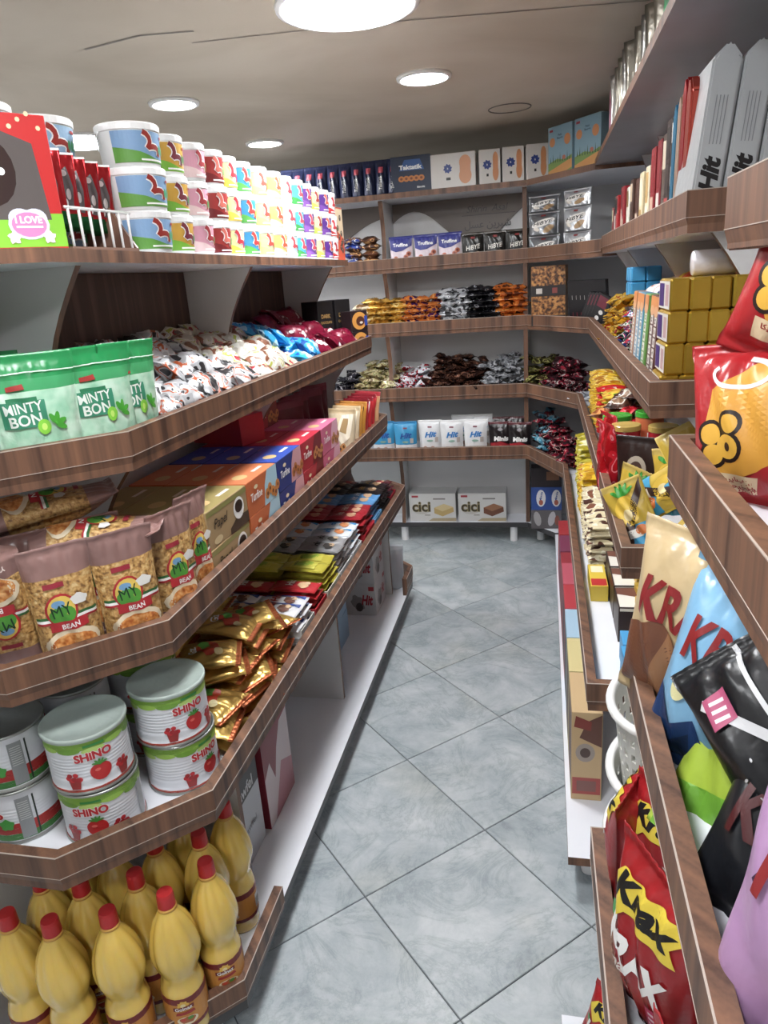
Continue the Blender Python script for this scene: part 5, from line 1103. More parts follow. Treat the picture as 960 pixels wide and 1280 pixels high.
# ---- R1: packs standing like books
def book(h, t, d, col, art=None, kind='film', seed=310, cat='pack', name='chocolate_pack', top=None):
    """slab standing on edge; its spine (front) faces the aisle"""
    P = carton(name, t, d, h, C(col, 'film' if kind == 'film' else kind), {'front': art} if art else None, cat, 0.003)
    return P
def strip_art(h, t, cols):
    p = Print(); n = len(cols)
    for k, c in enumerate(cols): p.rect(-t*0.42, h*(0.04+0.92*k/n), t*0.42, h*(0.04+0.92*(k+0.9)/n), C(c, 'ink'))
    return p
BKS = [(3.36, 0.13, '#8a1c24', ['#d8d0cc', '#8a1c24', '#d8c8a0']), (3.28, 0.16, '#23211f', ['#b0202a', '#e2dcd4', '#23211f']), (3.20, 0.14, '#3a6a9a', ['#d8e0e8', '#3a6a9a']), (3.10, 0.15, '#b8262c', ['#ecd8c8', '#b8262c', '#2a1c1c']),
       (2.98, 0.165, '#a01c28', ['#a01c28', '#d8b0a0', '#7a1420']), (2.90, 0.16, '#8f1822', ['#c8a890', '#8f1822']), (2.80, 0.15, '#dfdccf', ['#6a8a3a', '#e2ddcc', '#8a6a3a']), (2.72, 0.15, '#d9d4c4', ['#5a7a34', '#e2ddcc']),
       (2.63, 0.155, '#4f342a', ['#8a6a50', '#4f342a', '#d0b898']), (2.55, 0.15, '#5a3a30', ['#c9b09a', '#5a3a30']), (2.47, 0.15, '#7a2f7a', ['#c890c0', '#6a2868']), (2.39, 0.15, '#d8c8a0', ['#b08a4a', '#e8dcc0']), (2.31, 0.155, '#dcd0b0', ['#e8e0c8', '#c09a5a']),
       (2.22, 0.17, '#8a1520', ['#b02a34', '#7a1018', '#c89a8a']), (2.15, 0.175, '#951a24', ['#c8a08a', '#8a1620']), (2.07, 0.18, '#8a2028', ['#d8c8c0', '#8a2028']),
       (1.99, 0.22, '#5a4a40', ['#8a7a6a', '#5a4a40', '#c8b8a0']), (1.93, 0.24, '#3a2c28', ['#a83a3a', '#3a2c28', '#2a201c']), (1.875, 0.24, '#1c1a1c', ['#c8c4c0', '#1c1a1c', '#d0ccc8', '#1c1a1c', '#d8d4d0'])]
for k, (y, h, c, cols) in enumerate(BKS):
    h = h*1.22 if y > 2.0 else h
    t = 0.055 if y < 2.1 else 0.062
    place(book(h, t, 0.16, c, strip_art(h, t, cols)), (0.365+jit(0.006), y, 1.61), RZ, 0.0, 0.04+jit(0.03), label='tall thin chocolate pack with '+{0: 'red and cream', 1: 'black and red', 2: 'blue and pale', 3: 'red and black', 4: 'crimson and pink', 5: 'crimson and tan', 6: 'cream and green', 7: 'ivory and green', 8: 'brown and tan', 9: 'brown and beige', 10: 'purple', 11: 'cream and gold', 12: 'pale cream', 13: 'deep red', 14: 'red and tan', 15: 'red and white', 16: 'taupe', 17: 'dark brown and red', 18: 'black and white'}[k]+' spine, standing in the book-like row')
def hitblock(h, t, text=True, col='#a9acae', up=False):
    p = Print()
    if text:
        p.text('Hit', 0.0, h*0.28, 0.032, K_, 2, PI/2, 0.062, 0.05, 0.3).rect(-t*0.3, h*0.05, -t*0.1, h*0.14, K_, 2)
        for k in range(4): p.rect(-t*0.2+t*0.12*k, h*0.45, -t*0.2+t*0.12*k+0.0015, h*0.72, C('#8a8c90', 'ink'), 2)
    q = pouch('wafer_block', t*1.0, h, 0.20, C(col, 'foil'), None, None, 320, 10, 16, 'pack', ct=0.05, cb=0.03, wr=0.03, pinch=0.0, gusset=True)
    me = MB()
    x, y = t/2, 0.10
    v = [(-x, -y, 0), (x, -y, 0), (x, y, 0), (-x, y, 0), (-x, -y, h*0.92), (x, -y, h*0.92), (x, y, h*0.92), (-x, y, h*0.92), (-x*0.15, -y, h), (x*0.15, -y, h), (x*0.15, y, h), (-x*0.15, y, h)]
    f = [(0, 3, 2, 1), (0, 1, 5, 4), (1, 2, 6, 5), (2, 3, 7, 6), (3, 0, 4, 7), (4, 5, 9, 8), (5, 6, 10, 9), (6, 7, 11, 10), (7, 4, 8, 11), (8, 9, 10, 11)]
    mm = mesh('wafer_block', v, f, [C(col, 'foil') if col != '#a9acae' else C(col, 'film')])
    bm = bmesh.new(); bm.from_mesh(mm); bmesh.ops.bevel(bm, geom=list(bm.edges), offset=0.004, segments=2, affect='EDGES'); bm.to_mesh(mm); bm.free()
    return Proto('wafer_block', mm, [('print', print_mesh('wb', [(p, f_front(0.20))], 1.0), ())] if text else [], 'pack')
for k, (y, h, c, lab) in enumerate(((1.815, 0.25, '#3a9ac8', 'slim turquoise pack between black and red packs in the book-like row'), (1.765, 0.255, '#d8b8a0', 'slim pale pink pack in the book-like row'), (1.715, 0.275, '#b01c26', 'tall red pack leaning beside the silver wafer blocks'), (1.668, 0.265, '#c04a3a', 'tall red and cream pack touching the silver wafer blocks'))):
    place(hitblock(h, 0.044, False, c), (0.375, y, 1.61), RZ, 0.0, 0.10, label=lab)
HK = hitblock(0.29, 0.050)
for k in range(6):
    place(HK, (0.288+0.0535*k, 1.625, 1.61), 0.0, 0.0, 0.11-0.004*k, label='large silver wafer block with black lettering, '+['first from the aisle', 'second from the aisle', 'third from the aisle', 'fourth from the aisle', 'fifth from the aisle', 'deepest on the shelf'][k])
OP = pouch('orange_snack_bag', 0.16, 0.20, 0.07, C('#c8642c', 'film'), None, Print().ell(0, 0.10, 0.05, 0.05, C('#e0a060', 'ink'), 1).ell(0, 0.10, 0.03, 0.03, C('#c05028', 'ink'), 2), 323, 12, 16, 'bag', gusset=True, wr=0.1)
place(OP, (0.335, 0.93, 1.575), RZ+1.0, label='orange snack bag on the upper shelf of the crisp bay')
# ---- R2: yellow foil blocks, upright bars, mixed sweets
YF = C('#c9a01c', 'foil')
yl = Print().rect(-0.055, 0.004, 0.055, 0.056, C('#e2ded4', 'ink'), 1).rect(-0.05, 0.008, 0.0, 0.052, C('#4a2f7a', 'ink'), 2).rect(0.015, 0.01, 0.045, 0.05, C('#c9a0a0', 'ink'), 2)
YB = carton('foil_block', 0.0375, 0.115, 0.0605, YF, None, 'pack', 0.004); YBL = carton('foil_block', 0.0375, 0.115, 0.0605, YF, {'left': yl}, 'pack', 0.004)
for r in range(4):
    for c in range(5):
        place(YBL if c == 0 else YB, (0.252+0.0378*c+(-0.004 if r < 1 else 0.002*r), 1.585+jit(0.003), 1.27+0.061*r), jit(0.03), label='yellow foil wrapped block '+(f'with a printed side, {["bottom", "second", "third", "top"][r]} layer' if c == 0 else 'in the neat stack at the shelf corner'), group=None if c == 0 else 'yellow foil blocks')
p = Print()
for k, ch in enumerate('Master'): p.rect(-0.017, 0.134-0.0235*k, 0.017, 0.154-0.0235*k, C('#e8e4dc', 'ink'), 1).text(ch, 0, 0.144-0.0235*k, 0.014, C('#4a2a20', 'ink'), 2, -PI/2, 0.011)
p.poly([(-0.034, 0.16), (0.034, 0.165), (0.034, 0.198), (-0.034, 0.198)], C('#d98a4a', 'ink'), 1).ell(0.0, 0.165, 0.03, 0.012, C('#e0a878', 'ink'), 2)
for k, c in enumerate(('#a87a5a', '#7fa0b8', '#4a8aa8', '#6a9a4a', '#5a3024', '#5a2c20', '#4a2a22')):
    P = carton('wafer_stick_pack', 0.072, 0.03, 0.20, C(c, 'card'), {'front': p}, 'pack', 0.003)
    place(P, (0.262+jit(0.003), 2.20-0.082*k, 1.272), RZ, -0.05, label='upright wafer stick pack with '+['tan', 'grey blue', 'teal', 'green', 'brown', 'chestnut', 'dark brown'][k]+' side and white letter squares')
bc = carton('sugar_cube_pack', 0.05, 0.05, 0.05, C('#2d8fc4', 'card'), {'front': Print().rect(-0.018, 0.006, 0.018, 0.044, C('#56aede', 'ink'))}, 'pack', 0.004)
for r in range(2):
    for c in range(3):
        for q in range(2): place(bc, (0.335+0.052*q, 2.95-0.055*c, 1.43+0.0515*r), RZ, label='bright blue cube pack stacked behind the mixed sweets', group='bright blue cube packs')
place(carton('cube_pack_case', 0.18, 0.12, 0.157, C('#6a6a72', 'card')), (0.36, 2.895, 1.271), RZ, label='grey case carrying the blue cube packs')
S5 = sweets('navy_mix', 330, [(0, '#161a24'), (0.4, '#2a3c6a'), (0.47, '#a8283a'), (0.53, '#dcdad4'), (0.56, '#3a7a5a'), (0.6, '#1c1a20')], 0.2)
REST.clear()
def wall_of(P, x0, y0, y1, z0, h, lab, grp, depth=2):
    ny = round((y1-y0)/0.056); nz = round(h/0.030)
    for i in range(ny):
        for k in range(nz):
            for d in range(depth if k == nz-1 else 1):
                place(R.choice(P), (x0+0.05*d+0.012*k+jit(0.008), y0+(i+0.5)*(y1-y0)/ny+jit(0.01), z0+0.014+0.030*k+jit(0.004)), RZ+jit(0.7), -PI/2+jit(0.5), jit(0.5), label=lab, group=grp)
wall_of(S5, 0.245, 2.26, 2.72, 1.27, 0.15, 'navy and mixed colour wrapped sweet beside the upright stick packs', 'mixed colour wrapped sweets', 2)
GS = bars('goldstick', 340, [(0, '#6a4a18'), (0.4, '#c09028'), (0.55, '#e0bc58'), (0.62, '#a02a2a')], 0.4)
wall_of(GS, 0.245, 2.76, 3.20, 1.27, 0.16, 'gold and red wrapped bar beside the slim black tablets', 'gold and red wrapped bars', 1)
PW = [pouch('biscuit_pack', 0.16, 0.075, 0.05, pattern('bp_'+n, st, 14), None, None, 345+i, 10, 9, 'pack', ct=0.1, cb=0.1, wr=0.08) for i, (n, st) in enumerate((('whiteblue', [(0, '#22306a'), (0.42, '#d8d4d4'), (0.58, '#b8522f'), (0.62, '#e4e0dc')]), ('yellow', [(0, '#b88a14'), (0.4, '#e0c030'), (0.6, '#d84a2a')]), ('tan', [(0, '#6a4a3a'), (0.42, '#b8a08a'), (0.56, '#9a2a2a'), (0.62, '#d8ccb8')])))]
for (x, y, z, k, a), lab in zip(((0.33, 2.52, 1.445, 0, 0.3), (0.35, 2.36, 1.44, 0, -0.2), (0.30, 2.30, 1.42, 1, 0.5), (0.36, 2.2, 1.48, 1, 0.1), (0.40, 2.62, 1.47, 2, 0.0), (0.42, 2.1, 1.46, 2, 0.2)),
    ('white and blue biscuit pack lying over the mixed sweets, nearer the cubes', 'white and blue biscuit pack lying over the mixed sweets, nearer the sticks', 'yellow biscuit pack lying low beside the stick packs', 'yellow biscuit pack lying high behind the stick packs', 'tan biscuit pack beside the blue cube packs', 'tan biscuit pack behind the upright stick packs')):
    place(PW[k], (x, y, z), RZ+a, -PI/2+0.2, 0.1, label=lab)
for k in range(3): place(carton('wafer_carton', 0.22, 0.12, 0.085, C(['#8a2420', '#a8482c', '#5a1c1c'][k], 'card'), {'front': Print().rect(-0.1, 0.02, 0.1, 0.06, C(['#d8502c', '#e0a070', '#8a2a2a'][k], 'ink'))}), (0.52, 1.65+0.23*k, 1.27+0.086*2), RZ, label=['red', 'rust', 'maroon'][k]+' wafer carton lying high behind the yellow foil blocks')
for k in range(6): place(carton('wafer_carton', 0.22, 0.12, 0.086, C('#7a4a3a', 'card')), (0.52, 1.65+0.23*(k % 3), 1.27+0.0865*(k//3)), RZ, label='plain brown carton under the high wafer cartons', group='plain brown cartons')
RRL = MB().lathe([(0.001, 0), (0.032, 0), (0.034, 0.004), (0.034, 0.12), (0.03, 0.124), (0.001, 0.124)], 20).mesh('roll_pack', [C('#d5d2d8', 'film')], True)
place(Proto('biscuit_roll', RRL, [], 'pack'), (0.29, 1.60, 1.539), RZ, -PI/2+0.0, 0, scale=0.7, label='white paper biscuit roll lying on top of the yellow foil blocks')
# ---- R3
Y5 = [bar_pack('wafer_bar', 0.125, 0.048, 0.026, pattern('yb_'+n, st, 22), None, 350+i) for i, (n, st) in enumerate((('yellow', [(0, '#b88414'), (0.42, '#e0b83a'), (0.58, '#efd98a'), (0.64, '#a86a14')]), ('greenyel', [(0, '#5a8a24'), (0.42, '#d8b84a'), (0.56, '#c8742a')]), ('red', [(0, '#c01c24'), (0.62, '#e8d0c0'), (0.66, '#a01018')])))]
def flat_stack(P, x, y0, y1, z0, layers, lab, grp, dz=0.026, dy=0.052, a=0.0, rows=1):
    n = max(1, round((y1-y0)/dy))
    for L in range(layers):
        for i in range(n):
            for r in range(rows):
                place(P if not isinstance(P, list) else R.choice(P), (x+0.13*r+jit(0.004), y0+(i+0.5)*(y1-y0)/n+jit(0.003), z0+0.014+dz*L), RZ+a+jit(0.05), -PI/2+jit(0.03), jit(0.04), label=lab, group=grp)
flat_stack(Y5[0], 0.205, 2.92, 3.40, 0.925, 7, 'yellow wafer bar in the high flat stack at the corner', 'yellow wafer bars')
flat_stack(Y5[2], 0.205, 2.82, 2.92, 0.925, 7, 'red wafer bar between the yellow stacks', 'red wafer bars')
flat_stack(Y5[1], 0.215, 2.66, 2.82, 0.925, 7, 'gold and green wafer bar beside the red bars', 'gold and green wafer bars')
NUTW = pouch('peanut_bar', 0.075, 0.16, 0.045, pattern('peanut', [(0, '#8a4a24'), (0.42, '#c98a50'), (0.56, '#e2c49a'), (0.64, '#6a3420')], 24), None, None, 360, 10, 14, 'bar', wr=0.12)
place(NUTW, (0.175, 2.62, 1.05), RZ-0.7, -PI/2+0.2, 0, label='tan peanut bar lying across the shelf lip above the red foil sweets')
COC = pouch('coconut_bar', 0.085, 0.20, 0.05, pattern('coco', [(0, '#2a1812'), (0.45, '#4a2a1e'), (0.55, '#d8d0c4'), (0.62, '#8a6a50')], 20), None, Print().text('Coco', 0.0, 0.10, 0.03, W_, 2, PI/2, 0.09, 0.03), 362, 10, 16, 'bar', wr=0.09)
for k in range(3): place(COC, (0.24+0.03*k, 2.50+0.03*k, 1.09+0.03*k), RZ+1.2-0.3*k, -PI/2+0.12, 0, label='brown coconut bar lying over the green-lidded jars, '+['lowest', 'middle', 'highest'][k]+' of three')
def jar(r, h, col, lidc, wrapc):
    b = MB().lathe([(r*0.96, 0), (r, 0.004), (r, h-0.02), (r*0.94, h-0.014)], 28).mesh('jar', [C(col, 'gloss')], True)
    l = MB().lathe([(r*0.99, h-0.016), (r*1.03, h-0.015), (r*1.03, h-0.002), (r*0.98, h), (0.001, h-0.001)], 28).mesh('jar_lid', [C(lidc, 'gloss')], False)
    p = Print().rect(-r*1.6, h*0.15, r*1.6, h*0.72, C(wrapc, 'ink'), 1).ell(0, h*0.45, r*0.6, h*0.18, C('#e8d8b8', 'ink'), 2).rect(r*0.8, h*0.5, r*1.4, h*0.68, W_, 2)
    return Proto('spread_jar', b, [('lid', l, ()), ('label_wrap', print_mesh('jar_label', [(p, f_cyl(r))], 0.012, 0.0005), ())], 'jar')
JG = jar(0.042, 0.185, '#c9683a', '#3fae2c', '#c8562c'); JR = jar(0.040, 0.185, '#9c1620', '#c9a850', '#8a1018')
for k, (x, y) in enumerate(((0.225, 2.29), (0.325, 2.33))): place(JG, (x, y, 0.925), RZ+0.5, label='spread jar with a bright green lid, '+['nearer the aisle', 'farther from the aisle'][k])
for k, (x, y) in enumerate(((0.235, 2.14), (0.332, 2.11), (0.428, 2.09))): place(JR, (x, y, 0.925), RZ+0.6, label='dark red jar with a gold lid, '+['nearest the aisle', 'middle of three', 'farthest from the aisle'][k])
RS = sweets('redfoil', 366, [(0, '#8a1018'), (0.45, '#c41c28'), (0.55, '#e8606a'), (0.62, '#a81420')], 0.4)
wall_of(RS, 0.205, 2.30, 2.64, 0.925, 0.15, 'red foil wrapped sweet heaped against the shelf lip', 'red foil sweets', 1)
RF = pouch('red_foil_bag', 0.12, 0.20, 0.06, pattern('red_foil_print', [(0, '#a01018'), (0.45, '#cc2230'), (0.57, '#e88a90'), (0.61, '#b81822')], 22, metallic=0.3), None, None, 370, 12, 18, 'bag', gusset=True, wr=0.2, flop=-0.06)
for k in range(2): place(RF, (0.195+0.02*k, 2.12+0.13*k, 0.925), RZ+0.3, 0.05, label='red foil bag with a twisted top, '+['next to the brown cocoa bags', 'next to the red foil sweets'][k])
p = Print().ell(0.0, 0.10, 0.03, 0.036, C('#b8aa98', 'ink'), 1).ell(0.0, 0.10, 0.018, 0.022, C('#4a2c20', 'ink'), 2).ell(-0.03, 0.04, 0.03, 0.03, C('#a8805a', 'ink'), 1).rect(0.028, 0.05, 0.048, 0.095, C('#d8d4cc', 'ink'), 2)
for k in range(6): p.rect(0.029+0.003*k, 0.052, 0.0303+0.003*k, 0.093, K_, 3)
BR = pouch('cocoa_bag', 0.135, 0.185, 0.05, C('#2e1c18', 'film'), [(0.9, 1, C('#231412', 'film'))], p, 374, 12, 16, 'bag', gusset=True, wr=0.08)
for k, (x, y) in enumerate(((0.255, 1.975), (0.385, 1.95))): place(BR, (x, y, 0.925), RZ+1.0, 0.02, label='dark brown cocoa bag in front of the gold-lidded jars, '+['nearer the aisle', 'farther from the aisle'][k])
def pine(seed):
    p = Print().rect(-0.052, 0.0, 0.052, 0.05, C('#2f9ac8', 'ink'), 1).ell(0.0, 0.085, 0.032, 0.036, C('#e8c024', 'ink'), 2).poly([(-0.05, 0.0), (-0.02, 0.0), (0.05, 0.12), (0.05, 0.15)], C('#3a2018', 'ink'), 2)
    for a in (0.5, 1.1, 1.57, 2.0, 2.6): p.ell(0.02*math.cos(a), 0.122+0.014*math.sin(a), 0.016, 0.005, C('#2f9a2c', 'ink'), 3, 10, a)
    p.ell(0.0, 0.075, 0.013, 0.014, C('#f0dca0', 'ink'), 4).rect(-0.02, 0.02, 0.02, 0.04, C('#e8e4dc', 'ink'), 3).ell(0.02, 0.035, 0.016, 0.012, C('#e07a2c', 'ink'), 4)
    return pouch('pineapple_pouch', 0.11, 0.155, 0.045, C('#d8b428', 'film'), [(0.9, 1, C('#cdb050', 'film'))], p, seed, 12, 16, 'pouch', gusset=True, wr=0.12)
PN = [pine(380), pine(383)]
bk = Print().rect(-0.03, 0.05, 0.02, 0.09, W_, 1)
for k in range(9): bk.rect(-0.028+0.005*k, 0.052, -0.026+0.005*k, 0.088, K_, 2)
PNB = pouch('pineapple_pouch', 0.11, 0.155, 0.045, C('#c9a82c', 'film'), [(0.9, 1, C('#cdb050', 'film'))], bk, 386, 12, 16, 'pouch', gusset=True, wr=0.14)
for (P, x, y, z, a, t, r), lab in zip(((PN[0], 0.215, 1.80, 0.925, RZ+0.9, 0.1, 0.25), (PN[1], 0.235, 1.665, 0.925, RZ+1.0, -0.05, -0.5), (PN[0], 0.31, 1.72, 0.98, RZ+0.7, 0.0, -0.2), (PNB, 0.285, 1.56, 0.935, RZ+0.9, -0.5, 0.5), (PN[1], 0.39, 1.76, 0.99, RZ+1.1, 0.0, 0.15), (PN[0], 0.36, 1.62, 0.96, RZ+1.3, -0.2, 0.4), (PNB, 0.42, 1.55, 0.95, RZ+1.2, -0.4, -0.3)),
        ('yellow pineapple pouch standing nearest the red foil bags', 'yellow pineapple pouch tipped sideways against the lip', 'yellow pineapple pouch propped in the middle of the pile', 'pineapple pouch showing its barcode, lying at the shelf corner', 'yellow pineapple pouch standing high in front of the cocoa bags', 'yellow pineapple pouch slanted behind the barcode pouch', 'pineapple pouch with barcode lying far from the aisle')):
    place(P, (x, y, z), a, t, r, label=lab)
for (P, x, y, z, a, t, r), lab in zip(((PN[1], 0.30, 1.635, 1.035, RZ+1.1, -0.2, 0.7), (PN[0], 0.235, 1.735, 1.0, RZ+0.8, -0.25, 0.9), (PNB, 0.35, 1.665, 1.06, RZ+1.0, -0.4, -0.6), (PN[1], 0.45, 1.66, 1.0, RZ+1.2, -0.2, 0.2)),
        ('yellow pineapple pouch lying over the barcode pouch', 'yellow pineapple pouch lying over the one against the lip', 'pineapple pouch with barcode lying on top of the pile', 'yellow pineapple pouch deepest in the corner pile')):
    place(P, (x, y, z), a, t, r, label=lab)
# ---- R4
W4 = [('cream and brown', [(0, '#4a2c22'), (0.42, '#d8cba8'), (0.57, '#efe8d0'), (0.64, '#7a4a34')]), ('yellow', [(0, '#b8861c'), (0.42, '#e4bc38'), (0.58, '#f0dc8a'), (0.64, '#b0302a')]), ('lemon', [(0, '#a89a2c'), (0.5, '#d8cc5a'), (0.6, '#f0ecc0')])]
P4 = [bar_pack('wafer_bar', 0.12, 0.05, 0.026, pattern('w4_'+n.replace(' ', '_'), st, 20), None, 390+i) for i, (n, st) in enumerate(W4)]
flat_stack(P4[2], 0.15, 3.05, 3.36, 0.595, 9, 'lemon wafer bar in the high stack at the corner of the lower shelf', 'lemon wafer bars', rows=1)
flat_stack(P4[1], 0.145, 2.78, 3.02, 0.595, 7, 'yellow wafer bar in the lower shelf stack', 'yellow wafer bars on the lower shelf')
flat_stack(P4[0], 0.145, 2.28, 2.76, 0.595, 6, 'cream and brown wafer bar in the long lower shelf stack', 'cream and brown wafer bars')
place(P4[0], (0.24, 2.62, 0.80), RZ+1.5, -PI/2, 0, label='cream and brown wafer bar lying crosswise on top of the stack')
def wcart(w, d, h, c, art): return carton('wafer_carton', w, d, h, C(c, 'card'), art)
YR = wcart(0.05, 0.17, 0.05, '#e0c01c', {'top': Print().rect(-0.022, -0.08, 0.022, -0.03, C('#c01c20', 'ink'), 1).rect(-0.018, 0.02, 0.018, 0.07, C('#efe6c0', 'ink'), 1)})
place(YR, (0.165, 2.13, 0.595), 0.0, label='long yellow and red carton lying along the lower shelf')
BRW = wcart(0.062, 0.13, 0.10, '#33201c', {'front': Print().rect(-0.028, 0.09, 0.028, 0.098, C('#e2dcd0', 'ink'), 1), 'top': Print().rect(-0.028, -0.06, 0.028, 0.02, C('#efe9dc', 'ink'), 1).poly([(-0.028, 0.02), (0.028, 0.0), (0.028, 0.06), (-0.028, 0.06)], C('#7a4a3a', 'ink'), 2)})
for k, y in enumerate((2.14, 2.0, 1.86)): place(BRW, (0.225, y, 0.595), 0.0, label='dark brown wafer carton with a cream top, '+['nearest the cream bars', 'in the middle of three', 'nearest the blue cartons'][k])
YO = wcart(0.045, 0.08, 0.12, '#e0b420', {'front': Print().rect(-0.02, 0.01, 0.02, 0.05, C('#d87a2c', 'ink'), 1).rect(-0.02, 0.012, 0.02, 0.022, C('#a82a20', 'ink'), 2)})
for k, (x, y, z) in enumerate(((0.275, 1.98, 0.595), (0.27, 1.88, 0.595), (0.262, 1.79, 0.595), (0.28, 1.98, 0.716))): place(YO, (x, y, z), 0.05, label='narrow yellow and orange wafer carton, '+['nearest the brown cartons', 'second in its row', 'nearest the blue cartons', 'on top of the row'][k])
OB_ = wcart(0.10, 0.08, 0.07, '#8a8258', {'front': Print().rect(-0.045, 0.012, 0.045, 0.024, C('#2a2420', 'ink'), 1)})
OO = wcart(0.075, 0.06, 0.07, '#dd8a30', {'front': Print().rect(-0.03, 0.02, 0.03, 0.05, C('#e8a850', 'ink'), 1)})
for k in range(3): place(OB_, (0.38, 1.86, 0.595+0.071*k), 0.0, label=f'olive grey wafer carton, {["bottom", "middle", "top"][k]} of the pile under the pineapple shelf')
place(OO, (0.325, 1.94, 0.735), 0.0, label='small orange carton between the yellow and olive grey cartons')
place(wcart(0.075, 0.06, 0.139, '#c8a068', None), (0.325, 1.94, 0.595), 0.0, label='tan carton carrying the small orange carton')
WBX = wcart(0.11, 0.09, 0.085, '#c8dcec', {'front': Print().ell(0, 0.045, 0.034, 0.028, W_, 1).ell(0, 0.045, 0.014, 0.012, C('#6a4038', 'ink'), 2).rect(-0.05, 0.0, 0.05, 0.016, C('#e0b890', 'ink'), 1)})
for k in range(2): place(WBX, (0.345, 1.71, 0.595+0.086*k), 0.0, label=f'pale blue carton with a cup picture, {["lower", "upper"][k]} of two')
BLU = wcart(0.05, 0.075, 0.075, '#3f9fd8', {'front': Print().rect(-0.02, 0.02, 0.02, 0.055, C('#e4f0f8', 'ink'), 1).rect(-0.015, 0.028, 0.01, 0.045, C('#d86a3a', 'ink'), 2)})
BL2 = wcart(0.055, 0.075, 0.10, '#b8dcee', {'front': Print().rect(-0.022, 0.055, 0.022, 0.09, C('#2f8fd0', 'ink'), 1).ell(0, 0.03, 0.02, 0.012, C('#d89a6a', 'ink'), 2)})
NVY = wcart(0.07, 0.075, 0.085, '#1c2a7a', None)
place(BLU, (0.215, 1.68, 0.595), 0, label='small sky blue carton at the front of the lower shelf, nearest the aisle'); place(BL2, (0.27, 1.66, 0.595), 0.02, label='pale blue carton with a blue panel, beside the sky blue one')
place(BLU, (0.21, 1.60, 0.595), 0.03, label='small sky blue carton at the shelf corner, nearest the wooden return'); place(BL2, (0.263, 1.575, 0.595), 0, label='pale blue carton at the shelf corner beside the navy one'); place(NVY, (0.33, 1.575, 0.595), 0, label='navy carton at the shelf corner behind the white basket'); place(NVY, (0.40, 1.60, 0.595), 0, label='navy carton farthest from the aisle at the shelf corner')
# ---- bottom boxes along the front edge
def floorbox(c1, c2, c3, h=0.285, big=False):
    w = 0.082; p = Print().rect(-w/2+0.003, 0.02, w/2-0.003, 0.075, C('#b04a44', 'ink'), 1).rect(-w*0.32, 0.03, w*0.32, 0.065, C('#8a5a54', 'ink'), 2)
    p.ell(-0.004, h*0.55, 0.026, 0.03, C('#a89a90', 'ink'), 1).ell(-0.004, h*0.55, 0.014, 0.016, C('#5a4640', 'ink'), 2).poly([(-0.02, h*0.72), (w/2-0.002, h*0.62), (w/2-0.002, h*0.98), (0.0, h*0.9)], C(c2, 'ink'), 2).poly([(-0.035, h*0.84), (0.01, h*0.8), (0.012, h*0.9), (-0.03, h*0.96)], C(c3, 'ink'), 3)
    q = Print().rect(-0.08, 0.02, 0.08, h*0.9, C(c2, 'ink'), 1)
    return carton('wafer_case', w, 0.21, h, C(c1, 'card'), {'front': p, 'left': q})
for k, (c1, c2, c3, lab) in enumerate((('#cfae7e', '#6a4438', '#8a3a30', 'tan wafer case with a dark chocolate picture at the front of the bottom row'), ('#d8c88a', '#6a4a3a', '#efe6c0', 'pale yellow wafer case, second in the bottom row'), ('#a8c8de', '#5a4a48', '#d8e4ea', 'pale blue wafer case, third in the bottom row'), ('#c03a44', '#4a2c28', '#d87a7a', 'red wafer case, fourth in the bottom row'), ('#c8586a', '#8a2a3a', '#e0b0b0', 'rose wafer case, fifth in the bottom row'))):
    place(floorbox(c1, c2, c3), (0.1175, 1.86+0.215*k, 0.115), 0.0, label=lab)
for k in range(3): place(carton('sweets_case', 0.082, 0.2, 0.25, C(['#a8323c', '#8a3a5a', '#b02a30'][k], 'card'), {'front': Print().rect(-0.03, 0.05, 0.03, 0.2, C('#d8c8c4', 'ink'))}), (0.1175, 2.935+0.215*k, 0.115), 0, label='upright '+['dark red', 'plum', 'scarlet'][k]+' sweets case at the rear of the bottom row')
# ---- white baskets
def basket():
    n, k = 56, 12; v = []; f = []
    def rr(a, s): r = 0.078+0.026*s; return (r*1.25*math.cos(a), r*0.92*math.sin(a))
    H = 0.20
    for j in range(k+1):
        for i in range(n): x, y = rr(2*PI*i/n, j/k); v.append((x, y, H*j/k))
    for j in range(k):
        for i in range(n):
            if 1 <= j <= k-3 and i % 2 == 0 and j % 2 == 1: continue
            f.append((j*n+i, j*n+(i+1) % n, (j+1)*n+(i+1) % n, (j+1)*n+i))
    f.append(tuple(range(n))[::-1])
    me = mesh('basket', v, f, [C('#d9d9d2', 'card')])
    bm = bmesh.new(); bm.from_mesh(me); bmesh.ops.solidify(bm, geom=list(bm.faces), thickness=0.003); bm.to_mesh(me); bm.free()
    rim = MB().tube([(*[1.05*q for q in rr(2*PI*i/40, 1.0)], H) for i in range(40)], 0.0085, 10, closed=True).mesh('rim', [C('#f0f0ee', 'card')], True)
    return Proto('plastic_basket', me, [('rim', rim, ())], 'basket')
BA = basket()
for k in range(5):
    place(BA, (0.228+0.002*(k % 2), 1.24, 0.0+0.145*k), 1.2, label=f'white perforated plastic basket in the stack between the two bays, {["lowest", "second from the floor", "third from the floor", "fourth from the floor", "topmost"][k]}')
# ================================================================== crisp bags in the near bay
def stamp(p, u, v, s=1.0, c='#a01c40', l=4):
    p.poly([(u-0.014*s, v-0.018*s), (u+0.016*s, v-0.014*s), (u+0.014*s, v+0.02*s), (u-0.016*s, v+0.016*s)], C(c, 'ink'), l)
    for k in range(3): p.rect(u-0.009*s, v-0.011*s+0.009*s*k, u+0.009*s, v-0.007*s+0.009*s*k, C('#e8d0d8', 'ink'), l+1)
